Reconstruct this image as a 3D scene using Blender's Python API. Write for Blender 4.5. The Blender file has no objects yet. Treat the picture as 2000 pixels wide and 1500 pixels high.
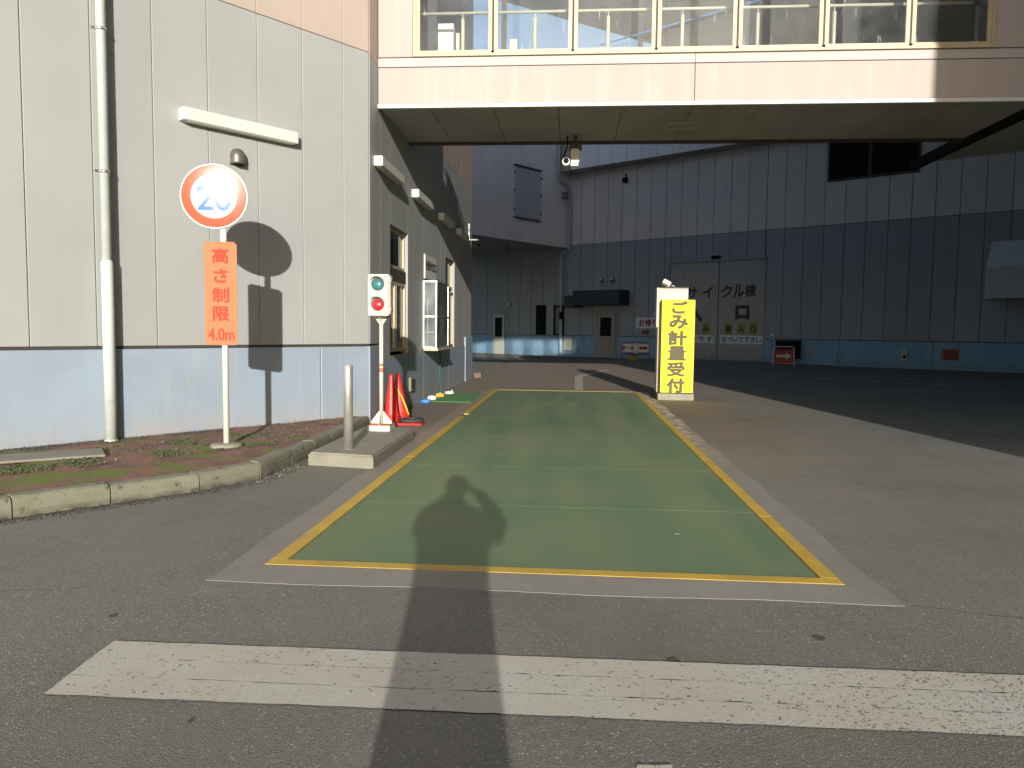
import bpy, bmesh, math, random
from mathutils import Vector, Matrix
random.seed(7)
R = math.radians
sc = bpy.context.scene
COL = sc.collection

# ------------------------------------------------------------------ camera
EYE = 1.35
cam_d = bpy.data.cameras.new('camera')
cam = bpy.data.objects.new('camera', cam_d); COL.objects.link(cam); sc.camera = cam
cam_d.sensor_width = 36; cam_d.lens = 27.0
cam_d.clip_start = 0.02; cam_d.clip_end = 2000
def camera_matrix(yaw, pitch, roll):
    y, p, r = R(yaw), R(pitch), R(roll)
    f = Vector((-math.sin(y) * math.cos(p), math.cos(y) * math.cos(p), -math.sin(p)))
    r0 = Vector((math.cos(y), math.sin(y), 0)); u0 = r0.cross(f)
    rt = r0 * math.cos(r) + u0 * math.sin(r); up = u0 * math.cos(r) - r0 * math.sin(r)
    m = Matrix((rt, up, -f)).transposed().to_4x4(); m.translation = (0, 0, EYE)
    return m
cam.matrix_world = camera_matrix(4.4, 4.042, 0.63)

# ------------------------------------------------------------------ sky, sun, exposure
SUN_AZ = 172.1; SUN_EL = 11.65            # clockwise from +Y, low winter sun behind the photographer
w = bpy.data.worlds.new('World'); sc.world = w; w.use_nodes = True
wn = w.node_tree.nodes; wl = w.node_tree.links
bg = wn['Background']
sky = wn.new('ShaderNodeTexSky'); sky.sky_type = 'NISHITA'; sky.sun_disc = False
sky.sun_elevation = R(SUN_EL); sky.sun_rotation = R(SUN_AZ)
sky.air_density = 1.0; sky.dust_density = 1.2; sky.ozone_density = 1.0
tint = wn.new('ShaderNodeMix'); tint.data_type = 'RGBA'; tint.blend_type = 'MULTIPLY'; tint.inputs[0].default_value = 1; tint.inputs[7].default_value = (.93, 1.0, 1.08, 1)
wl.new(sky.outputs[0], tint.inputs[6]); wl.new(tint.outputs[2], bg.inputs[0]); bg.inputs[1].default_value = 0.09
sd = bpy.data.lights.new('sun', 'SUN'); sun = bpy.data.objects.new('sun', sd); COL.objects.link(sun)
sd.energy = 3.85; sd.angle = R(0.53); sd.color = (1.0, 0.95, 0.87)
to_sun = Vector((math.sin(R(SUN_AZ)) * math.cos(R(SUN_EL)), math.cos(R(SUN_AZ)) * math.cos(R(SUN_EL)), math.sin(R(SUN_EL))))
sun.rotation_euler = to_sun.to_track_quat('Z', 'Y').to_euler(); sun.location = to_sun * 60
sc.view_settings.view_transform = 'Standard'; sc.view_settings.look = 'None'
sc.view_settings.gamma = 1; sc.view_settings.use_curve_mapping = False
sc.view_settings.exposure = 0.72
sc.cycles.max_bounces = 8; sc.cycles.transparent_max_bounces = 12
sc.cycles.use_denoising = True

# ------------------------------------------------------------------ helpers: materials
def nodes(name):
    m = bpy.data.materials.new(name); m.use_nodes = True
    nt = m.node_tree; b = nt.nodes['Principled BSDF']
    return m, nt, b
def N(nt, t, **kw):
    n = nt.nodes.new(t)
    for k, v in kw.items(): setattr(n, k, v)
    return n
def L(nt, a, b): nt.links.new(a, b)
def noise(nt, vec, scale, detail=4, rough=.55):
    n = N(nt, 'ShaderNodeTexNoise'); n.inputs['Scale'].default_value = scale
    n.inputs['Detail'].default_value = detail; n.inputs['Roughness'].default_value = rough
    L(nt, vec, n.inputs['Vector']); return n.outputs['Fac']
def ramp(nt, fac, a, b, lo=0., hi=1.):
    n = N(nt, 'ShaderNodeMapRange'); n.inputs[1].default_value = a; n.inputs[2].default_value = b
    n.inputs[3].default_value = lo; n.inputs[4].default_value = hi; n.clamp = True
    L(nt, fac, n.inputs[0]); return n.outputs[0]
def mix(nt, fac, a, b, mode='MIX'):
    n = N(nt, 'ShaderNodeMix', data_type='RGBA', blend_type=mode)
    if isinstance(fac, (int, float)): n.inputs[0].default_value = fac
    else: L(nt, fac, n.inputs[0])
    for s, i in ((a, 6), (b, 7)):
        if isinstance(s, tuple): n.inputs[i].default_value = (*s, 1)
        else: L(nt, s, n.inputs[i])
    return n.outputs[2]
def math_(nt, op, a, b=0.):
    n = N(nt, 'ShaderNodeMath', operation=op)
    for s, i in ((a, 0), (b, 1)):
        if isinstance(s, (int, float)): n.inputs[i].default_value = s
        else: L(nt, s, n.inputs[i])
    return n.outputs[0]
def scaled(nt, vec, s):
    n = N(nt, 'ShaderNodeMapping'); n.inputs['Scale'].default_value = s; L(nt, vec, n.inputs['Vector']); return n.outputs[0]
def bump(nt, b, h, strength, dist=.01):
    n = N(nt, 'ShaderNodeBump'); n.inputs['Strength'].default_value = strength; n.inputs['Distance'].default_value = dist
    L(nt, h, n.inputs['Height']); L(nt, n.outputs[0], b.inputs['Normal'])
def mat(name, col, rough=.6, metal=0., var=.12, scale=3., grain=.06, grain_scale=250., bmp=.15, streak=0., dirt=(.12, .1, .07), rnd=.04, coat=0., spec=.5, lowdirt=None):
    """general worn surface: large tone changes, fine grain, vertical run-off, a little change from object to object"""
    m, nt, b = nodes(name)
    pos = N(nt, 'ShaderNodeNewGeometry').outputs['Position']
    big = noise(nt, pos, scale, 5)
    c = mix(nt, ramp(nt, big, .3, .7), tuple(x * (1 - var) for x in col), tuple(min(1, x * (1 + var)) for x in col))
    fine = noise(nt, pos, grain_scale, 2)
    if grain: c = mix(nt, ramp(nt, fine, .25, .75, 0, 1), mix(nt, grain, c, (0, 0, 0)), mix(nt, grain * .22, c, (1, 1, 1)))
    if streak:
        sv = noise(nt, scaled(nt, pos, (5, 5, .35)), 1.6, 5, .6)
        c = mix(nt, ramp(nt, sv, .52, .8, 0, streak), c, dirt)
    if lowdirt:
        z = N(nt, 'ShaderNodeSeparateXYZ'); L(nt, pos, z.inputs[0])
        ld = math_(nt, 'MULTIPLY', ramp(nt, z.outputs[2], lowdirt[0], lowdirt[1], 1, 0), ramp(nt, noise(nt, pos, 6, 6), .3, .65))
        c = mix(nt, math_(nt, 'MULTIPLY', ld, .75), c, lowdirt[2])
    if rnd:
        oi = N(nt, 'ShaderNodeObjectInfo'); h = N(nt, 'ShaderNodeHueSaturation')
        L(nt, ramp(nt, oi.outputs['Random'], 0, 1, 1 - rnd, 1 + rnd), h.inputs['Value']); L(nt, c, h.inputs['Color']); c = h.outputs[0]
    L(nt, c, b.inputs['Base Color'])
    L(nt, ramp(nt, big, .2, .8, max(0, rough - .08), min(1, rough + .08)), b.inputs['Roughness'])
    b.inputs['Metallic'].default_value = metal; b.inputs['Coat Weight'].default_value = coat; b.inputs['Specular IOR Level'].default_value = spec
    if bmp: bump(nt, b, fine, bmp, .002)
    return m
def glass_mat(name, tint, refl=.9, spots=0., dust=.05, dustcol=(.6, .62, .65)):
    m = bpy.data.materials.new(name); m.use_nodes = True; nt = m.node_tree; nt.nodes.clear()
    out = N(nt, 'ShaderNodeOutputMaterial'); tr = N(nt, 'ShaderNodeBsdfTransparent'); gl = N(nt, 'ShaderNodeBsdfGlossy'); df = N(nt, 'ShaderNodeBsdfDiffuse')
    tr.inputs[0].default_value = (*tint, 1); gl.inputs['Roughness'].default_value = .02; gl.inputs[0].default_value = (refl, refl, refl, 1)
    df.inputs[0].default_value = (*dustcol, 1)
    fr = N(nt, 'ShaderNodeFresnel'); fr.inputs[0].default_value = 1.5
    m1 = N(nt, 'ShaderNodeMixShader'); L(nt, fr.outputs[0], m1.inputs[0]); L(nt, tr.outputs[0], m1.inputs[1]); L(nt, gl.outputs[0], m1.inputs[2])
    m2 = N(nt, 'ShaderNodeMixShader'); L(nt, m1.outputs[0], m2.inputs[1]); L(nt, df.outputs[0], m2.inputs[2])
    pos = N(nt, 'ShaderNodeNewGeometry').outputs['Position']
    f = ramp(nt, noise(nt, pos, 2.5, 5), .3, .75, dust * .4, dust * 1.6)
    if spots:
        v = N(nt, 'ShaderNodeTexVoronoi'); v.inputs['Scale'].default_value = 9; L(nt, scaled(nt, pos, (1.6, 1.6, .7)), v.inputs['Vector'])
        sp = ramp(nt, v.outputs['Distance'], .05, .1, 1, 0)
        sp = math_(nt, 'MULTIPLY', sp, ramp(nt, noise(nt, pos, 1.3, 2), .5, .6, 0, spots))
        st = ramp(nt, noise(nt, scaled(nt, pos, (30, 30, 2.2)), 1.0, 4), .66, .72, 0, spots)
        f = math_(nt, 'MAXIMUM', f, math_(nt, 'MAXIMUM', sp, st))
    L(nt, f, m2.inputs[0]); L(nt, m2.outputs[0], out.inputs[0])
    return m

M = {}
M['grey_panel'] = mat('grey_panel', (.340, .350, .345), .75, var=.05, scale=.8, grain=.07, grain_scale=160, streak=.28, dirt=(.29, .29, .265), bmp=.4, rnd=.022)
M['pink_panel'] = mat('pink_panel', (.44, .36, .305), .75, var=.04, scale=1.2, grain=.05, streak=.10, dirt=(.45, .36, .3), rnd=.02)
M['pale_pink'] = mat('pale_pink', (.43, .36, .33), .75, var=.04, scale=1.0, grain=.04, streak=.22, dirt=(.70, .66, .60), rnd=.015)
M['pale_band'] = mat('pale_band', (.46, .405, .39), .7, var=.03, scale=1.0, grain=.03, streak=.15, dirt=(.5, .4, .34), rnd=.01)
M['blue_dado'] = mat('blue_dado', (.265, .330, .405), .8, var=.07, scale=1.4, grain=.05, grain_scale=90, streak=.4, dirt=(.40, .39, .35), bmp=.25, lowdirt=(.1, .5, (.36, .31, .26)))
M['back_mid'] = mat('back_mid', (.29, .315, .36), .6, var=.05, scale=.6, grain=.04, streak=.2, dirt=(.2, .22, .25), rnd=.04)
M['back_up'] = mat('back_up', (.66, .61, .62), .6, var=.05, scale=.6, grain=.04, streak=.2, dirt=(.52, .49, .5), rnd=.03)
M['back_dado'] = mat('back_dado', (.22, .37, .53), .7, var=.1, scale=1.0, grain=.04, streak=.4, dirt=(.08, .09, .09), lowdirt=(-.4, .35, (.12, .11, .09)))
M['block_face'] = mat('block_face', (.82, .79, .85), .6, var=.05, scale=.7, grain=.04, streak=.2, dirt=(.66, .65, .72), rnd=.03)
M['hatch'] = mat('hatch', (.50, .56, .64), .5, var=.04, scale=1)
M['seam'] = mat('seam', (.10, .095, .085), .9, var=.1)
M['soffit'] = mat('soffit', (.34, .33, .295), .8, var=.16, scale=.9, grain=.05, streak=0, rnd=.04)
M['dark'] = mat('dark', (.03, .03, .03), .8)
M['black'] = mat('black', (.008, .009, .009), .9, spec=.05)
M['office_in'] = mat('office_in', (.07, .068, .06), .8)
M['navy'] = mat('navy', (.022, .028, .035), .6)
M['brass'] = mat('brass', (.47, .39, .26), .55, metal=.15, var=.08, scale=6, grain=.03, streak=.15, dirt=(.25, .18, .1))
M['bronze'] = mat('bronze', (.06, .045, .035), .7, metal=.0)
M['white'] = mat('white', (.66, .65, .60), .6, var=.03, scale=4, streak=.12, dirt=(.5, .45, .35))
M['offwhite'] = mat('offwhite', (.56, .54, .46), .65, var=.05, scale=5, streak=.2, dirt=(.45, .38, .25))
M['lampglow'] = mat('lampglow', (.6, .62, .55), .35, var=.02)
M['pipe'] = mat('pipe', (.55, .61, .58), .6, var=.05, scale=4, streak=.25, dirt=(.42, .45, .38), lowdirt=(.1, 1.0, (.35, .36, .28)))
M['pipe_back'] = mat('pipe_back', (.42, .45, .50), .5, var=.05)
M['steel'] = mat('steel', (.70, .68, .63), .46, metal=.82, var=.05, scale=8, grain=.03, grain_scale=60, bmp=.02)
M['metal'] = mat('metal', (.55, .55, .53), .35, metal=.9, var=.05)
M['red_cone'] = mat('red_cone', (.62, .025, .015), .42, var=.1, scale=9, streak=.3, dirt=(.3, .04, .03))
M['rubber'] = mat('rubber', (.045, .035, .035), .75)
M['tape'] = mat('tape', (.75, .6, .03), .5)
M['rust'] = mat('rust', (.38, .17, .05), .8, var=.3, scale=30)
M['concrete'] = mat('concrete', (.25, .235, .18), .85, var=.14, scale=5, grain=.18, grain_scale=120, bmp=.5, rnd=.07)
M['apron'] = None
M['yellow_line'] = mat('yellow_line', (.54, .35, .03), .6, var=.14, scale=3.5, grain=.16, grain_scale=140, bmp=.3)
M['sign_yellow'] = mat('sign_yellow', (.80, .76, .022), .7, var=.02, scale=2, grain=.01)
M['sign_side'] = mat('sign_side', (.10, .15, .03), .5)
M['sign_text'] = mat('sign_text', (.10, .085, .04), .75, var=.03)
M['beige_box'] = mat('beige_box', (.58, .50, .41), .7, var=.03)
M['orange'] = mat('orange', (.37, .165, .075), .85, var=.08, scale=6, grain=.04, streak=.15, dirt=(.6, .3, .15))
M['red_text'] = mat('red_text', (.50, .05, .025), .85, var=.05)
M['red_ring'] = mat('red_ring', (.72, .10, .035), .3, var=.03)
M['sign_white'] = mat('sign_white', (.62, .61, .57), .6, var=.02)
M['blue_text'] = mat('blue_text', (.05, .16, .45), .3, var=.02)
M['teal_lens'] = mat('teal_lens', (.03, .17, .20), .28, var=.02, coat=.5)
M['red_lens'] = mat('red_lens', (.62, .012, .03), .28, var=.02, coat=.5)
M['mat_green'] = mat('mat_green', (.06, .26, .05), .95, var=.2, scale=6, grain=.3, grain_scale=90, bmp=1)
M['blue_plastic'] = mat('blue_plastic', (.04, .22, .62), .45)
M['orange_plastic'] = mat('orange_plastic', (.75, .38, .03), .45)
M['hose'] = mat('hose', (.02, .11, .09), .5)
M['door_grey'] = mat('door_grey', (.36, .345, .345), .55, var=.06, scale=1, streak=.35, dirt=(.08, .08, .08), lowdirt=(-.3, .7, (.07, .06, .055)))
M['door_side'] = mat('door_side', (.30, .27, .26), .55, var=.05)
M['door_dark'] = mat('door_dark', (.15, .15, .145), .5, var=.05)
M['door_pale'] = mat('door_pale', (.45, .46, .38), .5, var=.05)
M['board_white'] = mat('board_white', (.66, .68, .72), .5, var=.06)
M['board_yellow'] = mat('board_yellow', (.28, .26, .03), .5, var=.12, scale=8)
M['text_black'] = mat('text_black', (.012, .012, .014), .5)
M['red_board'] = mat('red_board', (.36, .02, .03), .5)
M['red_dark'] = mat('red_dark', (.26, .02, .02), .5)
M['barrier'] = mat('barrier', (.40, .05, .02), .5)
M['lavender'] = mat('lavender', (.42, .45, .52), .7, var=.04)
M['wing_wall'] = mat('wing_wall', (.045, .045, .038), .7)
M['blue_trim'] = mat('blue_trim', (.08, .22, .55), .5)
M['rail'] = mat('rail', (.50, .50, .38), .4, var=.03)
M['neighbour'] = mat('neighbour', (.20, .19, .175), .8)
M['recess_shade'] = mat('recess_shade', (.09, .10, .07), .8)
M['skin'] = mat('skin', (.55, .36, .27), .55)
M['coat'] = mat('coat', (.05, .055, .07), .9)
M['trousers'] = mat('trousers', (.03, .035, .05), .9)
M['hair'] = mat('hair', (.015, .012, .01), .7)
M['glass_bridge'] = glass_mat('glass_bridge', (.97, .98, .98), spots=.45, dust=.035)
M['glass_clean'] = glass_mat('glass_clean', (.98, .985, .98), dust=.012)
M['glass_dusty'] = glass_mat('glass_dusty', (.86, .91, .90), spots=.0, dust=.16)
M['glass_dark'] = glass_mat('glass_dark', (.35, .37, .36), dust=.03)

def ground_material(name, kind):
    m, nt, b = nodes(name)
    g = N(nt, 'ShaderNodeNewGeometry'); pos = g.outputs['Position']
    xyz = N(nt, 'ShaderNodeSeparateXYZ'); L(nt, pos, xyz.inputs[0]); X, Y = xyz.outputs[0], xyz.outputs[1]
    if kind == 'asphalt':
        v = N(nt, 'ShaderNodeTexVoronoi'); v.inputs['Scale'].default_value = 150; L(nt, pos, v.inputs['Vector'])
        agg = N(nt, 'ShaderNodeSeparateColor'); L(nt, v.outputs['Color'], agg.inputs[0])
        c = mix(nt, agg.outputs[0], (.125, .127, .112), (.245, .245, .215))
        c = mix(nt, ramp(nt, agg.outputs[1], .975, .985), c, (.50, .49, .45))
        c = mix(nt, ramp(nt, noise(nt, pos, .45, 6, .6), .38, .66, 0, .6), c, (.112, .108, .095))
        c = mix(nt, ramp(nt, noise(nt, pos, 2.2, 6, .65), .45, .75, 0, .35), c, (.24, .225, .19))
        # fine reddish dirt carried round the weighbridge by the lorries, more of it far off
        near = math_(nt, 'MULTIPLY', ramp(nt, math_(nt, 'ABSOLUTE', X), 2.2, 4.4, 1, 0), ramp(nt, Y, 5.5, 11, 0, 1))
        lane = math_(nt, 'MULTIPLY', ramp(nt, noise(nt, scaled(nt, pos, (1.1, .14, 1)), 1.3, 4), .42, .62), .35)
        c = mix(nt, lane, c, (.205, .198, .172))
        dirt = math_(nt, 'MULTIPLY', near, ramp(nt, noise(nt, pos, 1.1, 6, .6), .3, .62, 0, .8))
        c = mix(nt, dirt, c, (.26, .175, .105))
        # oil drips
        drip = math_(nt, 'MULTIPLY', ramp(nt, noise(nt, pos, 3.1, 3), .72, .76), ramp(nt, noise(nt, pos, .6, 2), .5, .6))
        c = mix(nt, math_(nt, 'MULTIPLY', drip, .6), c, (.05, .035, .028))
        rr = ramp(nt, noise(nt, pos, 9, 3), .3, .7, .78, .95); L(nt, rr, b.inputs['Roughness'])
        h = mix(nt, .35, v.outputs['Distance'], noise(nt, pos, 260, 2))
        bump(nt, b, h, .5, .006)
        b.inputs['Specular IOR Level'].default_value = .35
    elif kind == 'apron':
        f = noise(nt, pos, 190, 3)
        c = mix(nt, ramp(nt, f, .3, .7), (.185, .175, .15), (.30, .285, .25))
        c = mix(nt, ramp(nt, noise(nt, pos, 1.6, 6, .65), .35, .7, 0, .5), c, (.165, .155, .14))
        c = mix(nt, math_(nt, 'MULTIPLY', ramp(nt, Y, 6, 11), ramp(nt, noise(nt, pos, 1.3, 5), .3, .6, .1, .85)), c, (.30, .205, .12))
        fl = math_(nt, 'MULTIPLY', ramp(nt, X, 1.3, 1.5), math_(nt, 'MULTIPLY', ramp(nt, Y, 8, 11), ramp(nt, noise(nt, pos, 4.5, 6, .7), .46, .56, 0, .9)))
        c = mix(nt, fl, c, (.62, .52, .36))
        bump(nt, b, f, .5, .004); b.inputs['Roughness'].default_value = .88
    elif kind == 'green':
        f = noise(nt, pos, 230, 3)
        c = mix(nt, ramp(nt, f, .3, .7), (.078, .150, .072), (.112, .204, .098))
        tr = noise(nt, scaled(nt, pos, (2.2, .28, 1)), 1.0, 5, .55)
        c = mix(nt, math_(nt, 'MULTIPLY', ramp(nt, tr, .38, .66), ramp(nt, Y, 4, 13, .35, .9)), c, (.215, .235, .125))
        c = mix(nt, ramp(nt, noise(nt, scaled(nt, pos, (1, 3.5, 1)), 1.4, 5), .6, .8, 0, .3), c, (.07, .12, .075))
        c = mix(nt, ramp(nt, noise(nt, pos, .75, 5, .6), .42, .66, 0, .65), c, (.185, .195, .11))
        c = mix(nt, ramp(nt, noise(nt, pos, 34, 2), .755, .78, 0, .5), c, (.30, .31, .22))
        bump(nt, b, f, .3, .003); L(nt, ramp(nt, tr, .3, .7, .62, .8), b.inputs['Roughness'])
    elif kind == 'paint':
        f = noise(nt, pos, 120, 3)
        c = mix(nt, ramp(nt, f, .3, .7), (.45, .438, .385), (.56, .548, .49))
        c = mix(nt, ramp(nt, noise(nt, pos, 2.0, 6, .65), .38, .66, 0, .6), c, (.45, .41, .33))
        v = N(nt, 'ShaderNodeTexVoronoi'); v.inputs['Scale'].default_value = 75; L(nt, pos, v.inputs['Vector'])
        worn = ramp(nt, noise(nt, scaled(nt, pos, (1, 2.2, 1)), 1.5, 4), .42, .62, .0, .14)
        worn = math_(nt, 'ADD', worn, ramp(nt, X, .4, 2.0, 0, .30))
        s = N(nt, 'ShaderNodeSeparateColor'); L(nt, v.outputs['Color'], s.inputs[0])
        chip = math_(nt, 'MULTIPLY', math_(nt, 'LESS_THAN', s.outputs[0], worn), ramp(nt, noise(nt, pos, 130, 3), .5, .56))
        c = mix(nt, math_(nt, 'MULTIPLY', chip, .9), c, (.115, .11, .10))
        bump(nt, b, math_(nt, 'SUBTRACT', f, chip), .5, .003); b.inputs['Roughness'].default_value = .8
    elif kind == 'soil':
        f = noise(nt, pos, 90, 4)
        c = mix(nt, ramp(nt, f, .3, .7), (.13, .062, .046), (.34, .175, .135))
        c = mix(nt, ramp(nt, noise(nt, pos, 4.5, 6, .65), .42, .62, 0, .75), c, (.085, .065, .045))
        moss = math_(nt, 'MULTIPLY', ramp(nt, noise(nt, pos, 2.4, 6, .62), .5, .6), ramp(nt, Y, 7.4, 8.6, 1, .1))
        c = mix(nt, moss, c, mix(nt, ramp(nt, f, .3, .7), (.07, .10, .012), (.19, .24, .035)))
        bump(nt, b, f, 1.0, .012); b.inputs['Roughness'].default_value = .95
    L(nt, c, b.inputs['Base Color'])
    return m
for k in ('asphalt', 'apron', 'green', 'paint', 'soil'): M[k] = ground_material(k, k)

# kerb concrete with moss and dark stains
def kerb_mat():
    m, nt, b = nodes('kerb_concrete'); pos = N(nt, 'ShaderNodeNewGeometry').outputs['Position']
    f = noise(nt, pos, 130, 3)
    c = mix(nt, ramp(nt, f, .3, .7), (.155, .148, .105), (.27, .258, .20))
    c = mix(nt, ramp(nt, noise(nt, pos, 7, 6, .7), .45, .7, 0, .6), c, (.16, .17, .09))
    c = mix(nt, ramp(nt, noise(nt, pos, 11, 5, .7), .58, .68, 0, .85), c, (.05, .045, .035))
    z = N(nt, 'ShaderNodeSeparateXYZ'); L(nt, pos, z.inputs[0])
    c = mix(nt, math_(nt, 'MULTIPLY', ramp(nt, z.outputs[2], .0, .06, 1, 0), ramp(nt, noise(nt, pos, 8, 5), .35, .6)), c, (.045, .04, .025))
    L(nt, c, b.inputs['Base Color']); b.inputs['Roughness'].default_value = .9; bump(nt, b, f, .8, .006); return m
M['kerb'] = kerb_mat()

# ------------------------------------------------------------------ helpers: objects
def tag(o, label=None, cat=None, group=None, kind=None):
    if label: o['label'] = label
    if cat: o['category'] = cat
    if group: o['group'] = group
    if kind: o['kind'] = kind
    return o
def thing(name, label, cat, loc=(0, 0, 0), group=None):
    o = bpy.data.objects.new(name, None); COL.objects.link(o); o.location = loc; o.empty_display_size = .2
    return tag(o, label, cat, group)
WM = {}
def root_loc(o):
    p = Vector((0, 0, 0))
    while o: p = p + o.location; o = o.parent
    return p
def link(name, me, m, parent=None, mw=None):
    o = bpy.data.objects.new(name, me); COL.objects.link(o)
    if m is not None and len(me.materials) == 0: me.materials.append(m)
    if parent is not None:
        o.parent = parent; o.matrix_parent_inverse = WM.get(parent.name, Matrix.Translation(root_loc(parent))).inverted()
    if mw is not None: o.matrix_basis = mw
    WM[o.name] = (mw.copy() if mw is not None else Matrix.Identity(4))
    return o
class MB:
    """collects simple solids in one mesh"""
    def __init__(s): s.bm = bmesh.new()
    def box(s, a, b, mw=None, bev=0.):
        bm = bmesh.new(); bmesh.ops.create_cube(bm, size=1)
        c = [(a[i] + b[i]) / 2 for i in range(3)]; d = [abs(b[i] - a[i]) for i in range(3)]
        for v in bm.verts: v.co = Vector((c[0] + v.co.x * d[0], c[1] + v.co.y * d[1], c[2] + v.co.z * d[2]))
        if bev: bmesh.ops.bevel(bm, geom=bm.edges[:], offset=min(bev, min(d) * .45), segments=1, affect='EDGES')
        if mw is not None: bmesh.ops.transform(bm, matrix=mw, verts=bm.verts)
        bmesh.ops.recalc_face_normals(bm, faces=bm.faces)
        s.add(bm); return s
    def add(s, bm):
        t = bpy.data.meshes.new('tmp'); bm.to_mesh(t); bm.free(); s.bm.from_mesh(t); bpy.data.meshes.remove(t)
    def prism(s, pts, z0, z1, mw=None):
        bm = bmesh.new(); lo = [bm.verts.new((p[0], p[1], z0)) for p in pts]; hi = [bm.verts.new((p[0], p[1], z1)) for p in pts]
        bm.faces.new(lo[::-1]); bm.faces.new(hi); n = len(pts)
        for i in range(n): bm.faces.new((lo[i], lo[(i + 1) % n], hi[(i + 1) % n], hi[i]))
        if mw is not None: bmesh.ops.transform(bm, matrix=mw, verts=bm.verts)
        bmesh.ops.recalc_face_normals(bm, faces=bm.faces); s.add(bm); return s
    def lathe(s, prof, loc=(0, 0, 0), seg=32, mw=None, closed=False):
        bm = bmesh.new(); rings = []
        for r, z in prof:
            rings.append([bm.verts.new((r * math.cos(2 * math.pi * k / seg), r * math.sin(2 * math.pi * k / seg), z)) for k in range(seg)])
        for a, b in zip(rings, rings[1:]):
            for k in range(seg): bm.faces.new((a[k], a[(k + 1) % seg], b[(k + 1) % seg], b[k]))
        if prof[0][0] > 1e-4: bm.faces.new(rings[0][::-1])
        if prof[-1][0] > 1e-4: bm.faces.new(rings[-1])
        bmesh.ops.remove_doubles(bm, verts=bm.verts, dist=1e-5)
        bmesh.ops.transform(bm, matrix=(mw if mw is not None else Matrix.Translation(loc)), verts=bm.verts)
        bmesh.ops.recalc_face_normals(bm, faces=bm.faces)
        for f in bm.faces: f.smooth = len(f.verts) == 4
        s.add(bm); return s
    def tube(s, pts, r, seg=12):
        bm = bmesh.new(); rings = []
        pts = [Vector(p) for p in pts]; n = len(pts)
        for i, p in enumerate(pts):
            d = ((pts[min(i + 1, n - 1)] - pts[max(i - 1, 0)]).normalized())
            a = d.cross(Vector((0, 0, 1))) if abs(d.z) < .95 else d.cross(Vector((0, 1, 0)))
            a.normalize(); b = d.cross(a); rr = r[i] if isinstance(r, (list, tuple)) else r
            rings.append([bm.verts.new(p + (a * math.cos(2 * math.pi * k / seg) + b * math.sin(2 * math.pi * k / seg)) * rr) for k in range(seg)])
        for a, b in zip(rings, rings[1:]):
            for k in range(seg): bm.faces.new((a[k], a[(k + 1) % seg], b[(k + 1) % seg], b[k]))
        bm.faces.new(rings[0][::-1]); bm.faces.new(rings[-1])
        bmesh.ops.recalc_face_normals(bm, faces=bm.faces)
        for f in bm.faces: f.smooth = len(f.verts) == 4
        s.add(bm); return s
    def mesh(s, name):
        me = bpy.data.meshes.new(name); s.bm.to_mesh(me); s.bm.free(); return me
    def obj(s, name, m, parent=None, mw=None): return link(name, s.mesh(name), m, parent, mw)

# frames: u along the wall, n out of the wall, z up
def frame(o, u, n):
    u = Vector((*u, 0)).normalized(); n = Vector((*n, 0)).normalized(); z = Vector((0, 0, 1))
    m = Matrix((u, n, z)).transposed().to_4x4(); m.translation = Vector(o); return m
AZ = R(36.6); sA, cA = math.sin(AZ), math.cos(AZ)
CORNER = (-2.77, 10.38, 0)
P0 = (9.47, 37.42, 0)
FA = frame(CORNER, (-sA, -cA), (cA, -sA))          # speed-sign wall, u runs towards the viewer from the corner
FB = frame((-2.77, 0, 0), (0, 1), (1, 0))          # office side wall, u = world y
FC = frame(P0, (cA, -sA), (-sA, -cA))              # far hall, u to the right
PD = Vector(P0) + Vector((cA, -sA, 0)) * -12.1
FD = frame(PD, (-sA, -cA), (cA, -sA))              # face of the projecting block
FG = frame((0, 0, 0), (1, 0), (0, -1))             # anything facing the viewer: u = x, n = -y
_pc = {}
def panel(name, F, u0, u1, n0, z0, z1, m, parent, th=.03, bev=.006, gap=.005):
    w_, h_ = round(abs(u1 - u0) - 2 * gap, 4), round(z1 - z0 - 2 * gap, 4)
    key = (w_, h_, th, bev, m.name)
    if key not in _pc:
        b = MB(); b.box((-w_ / 2, -th, 0), (w_ / 2, 0, h_), bev=bev); _pc[key] = b.mesh(name); _pc[key].materials.append(m)
    return link(name, _pc[key], None, parent, F @ Matrix.Translation(((u0 + u1) / 2, n0, z0 + gap)))
def fbox(name, F, u0, u1, n0, n1, z0, z1, m, parent=None, bev=.0):
    return MB().box((u0, n0, z0), (u1, n1, z1), bev=bev).obj(name, m, parent, F)
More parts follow.
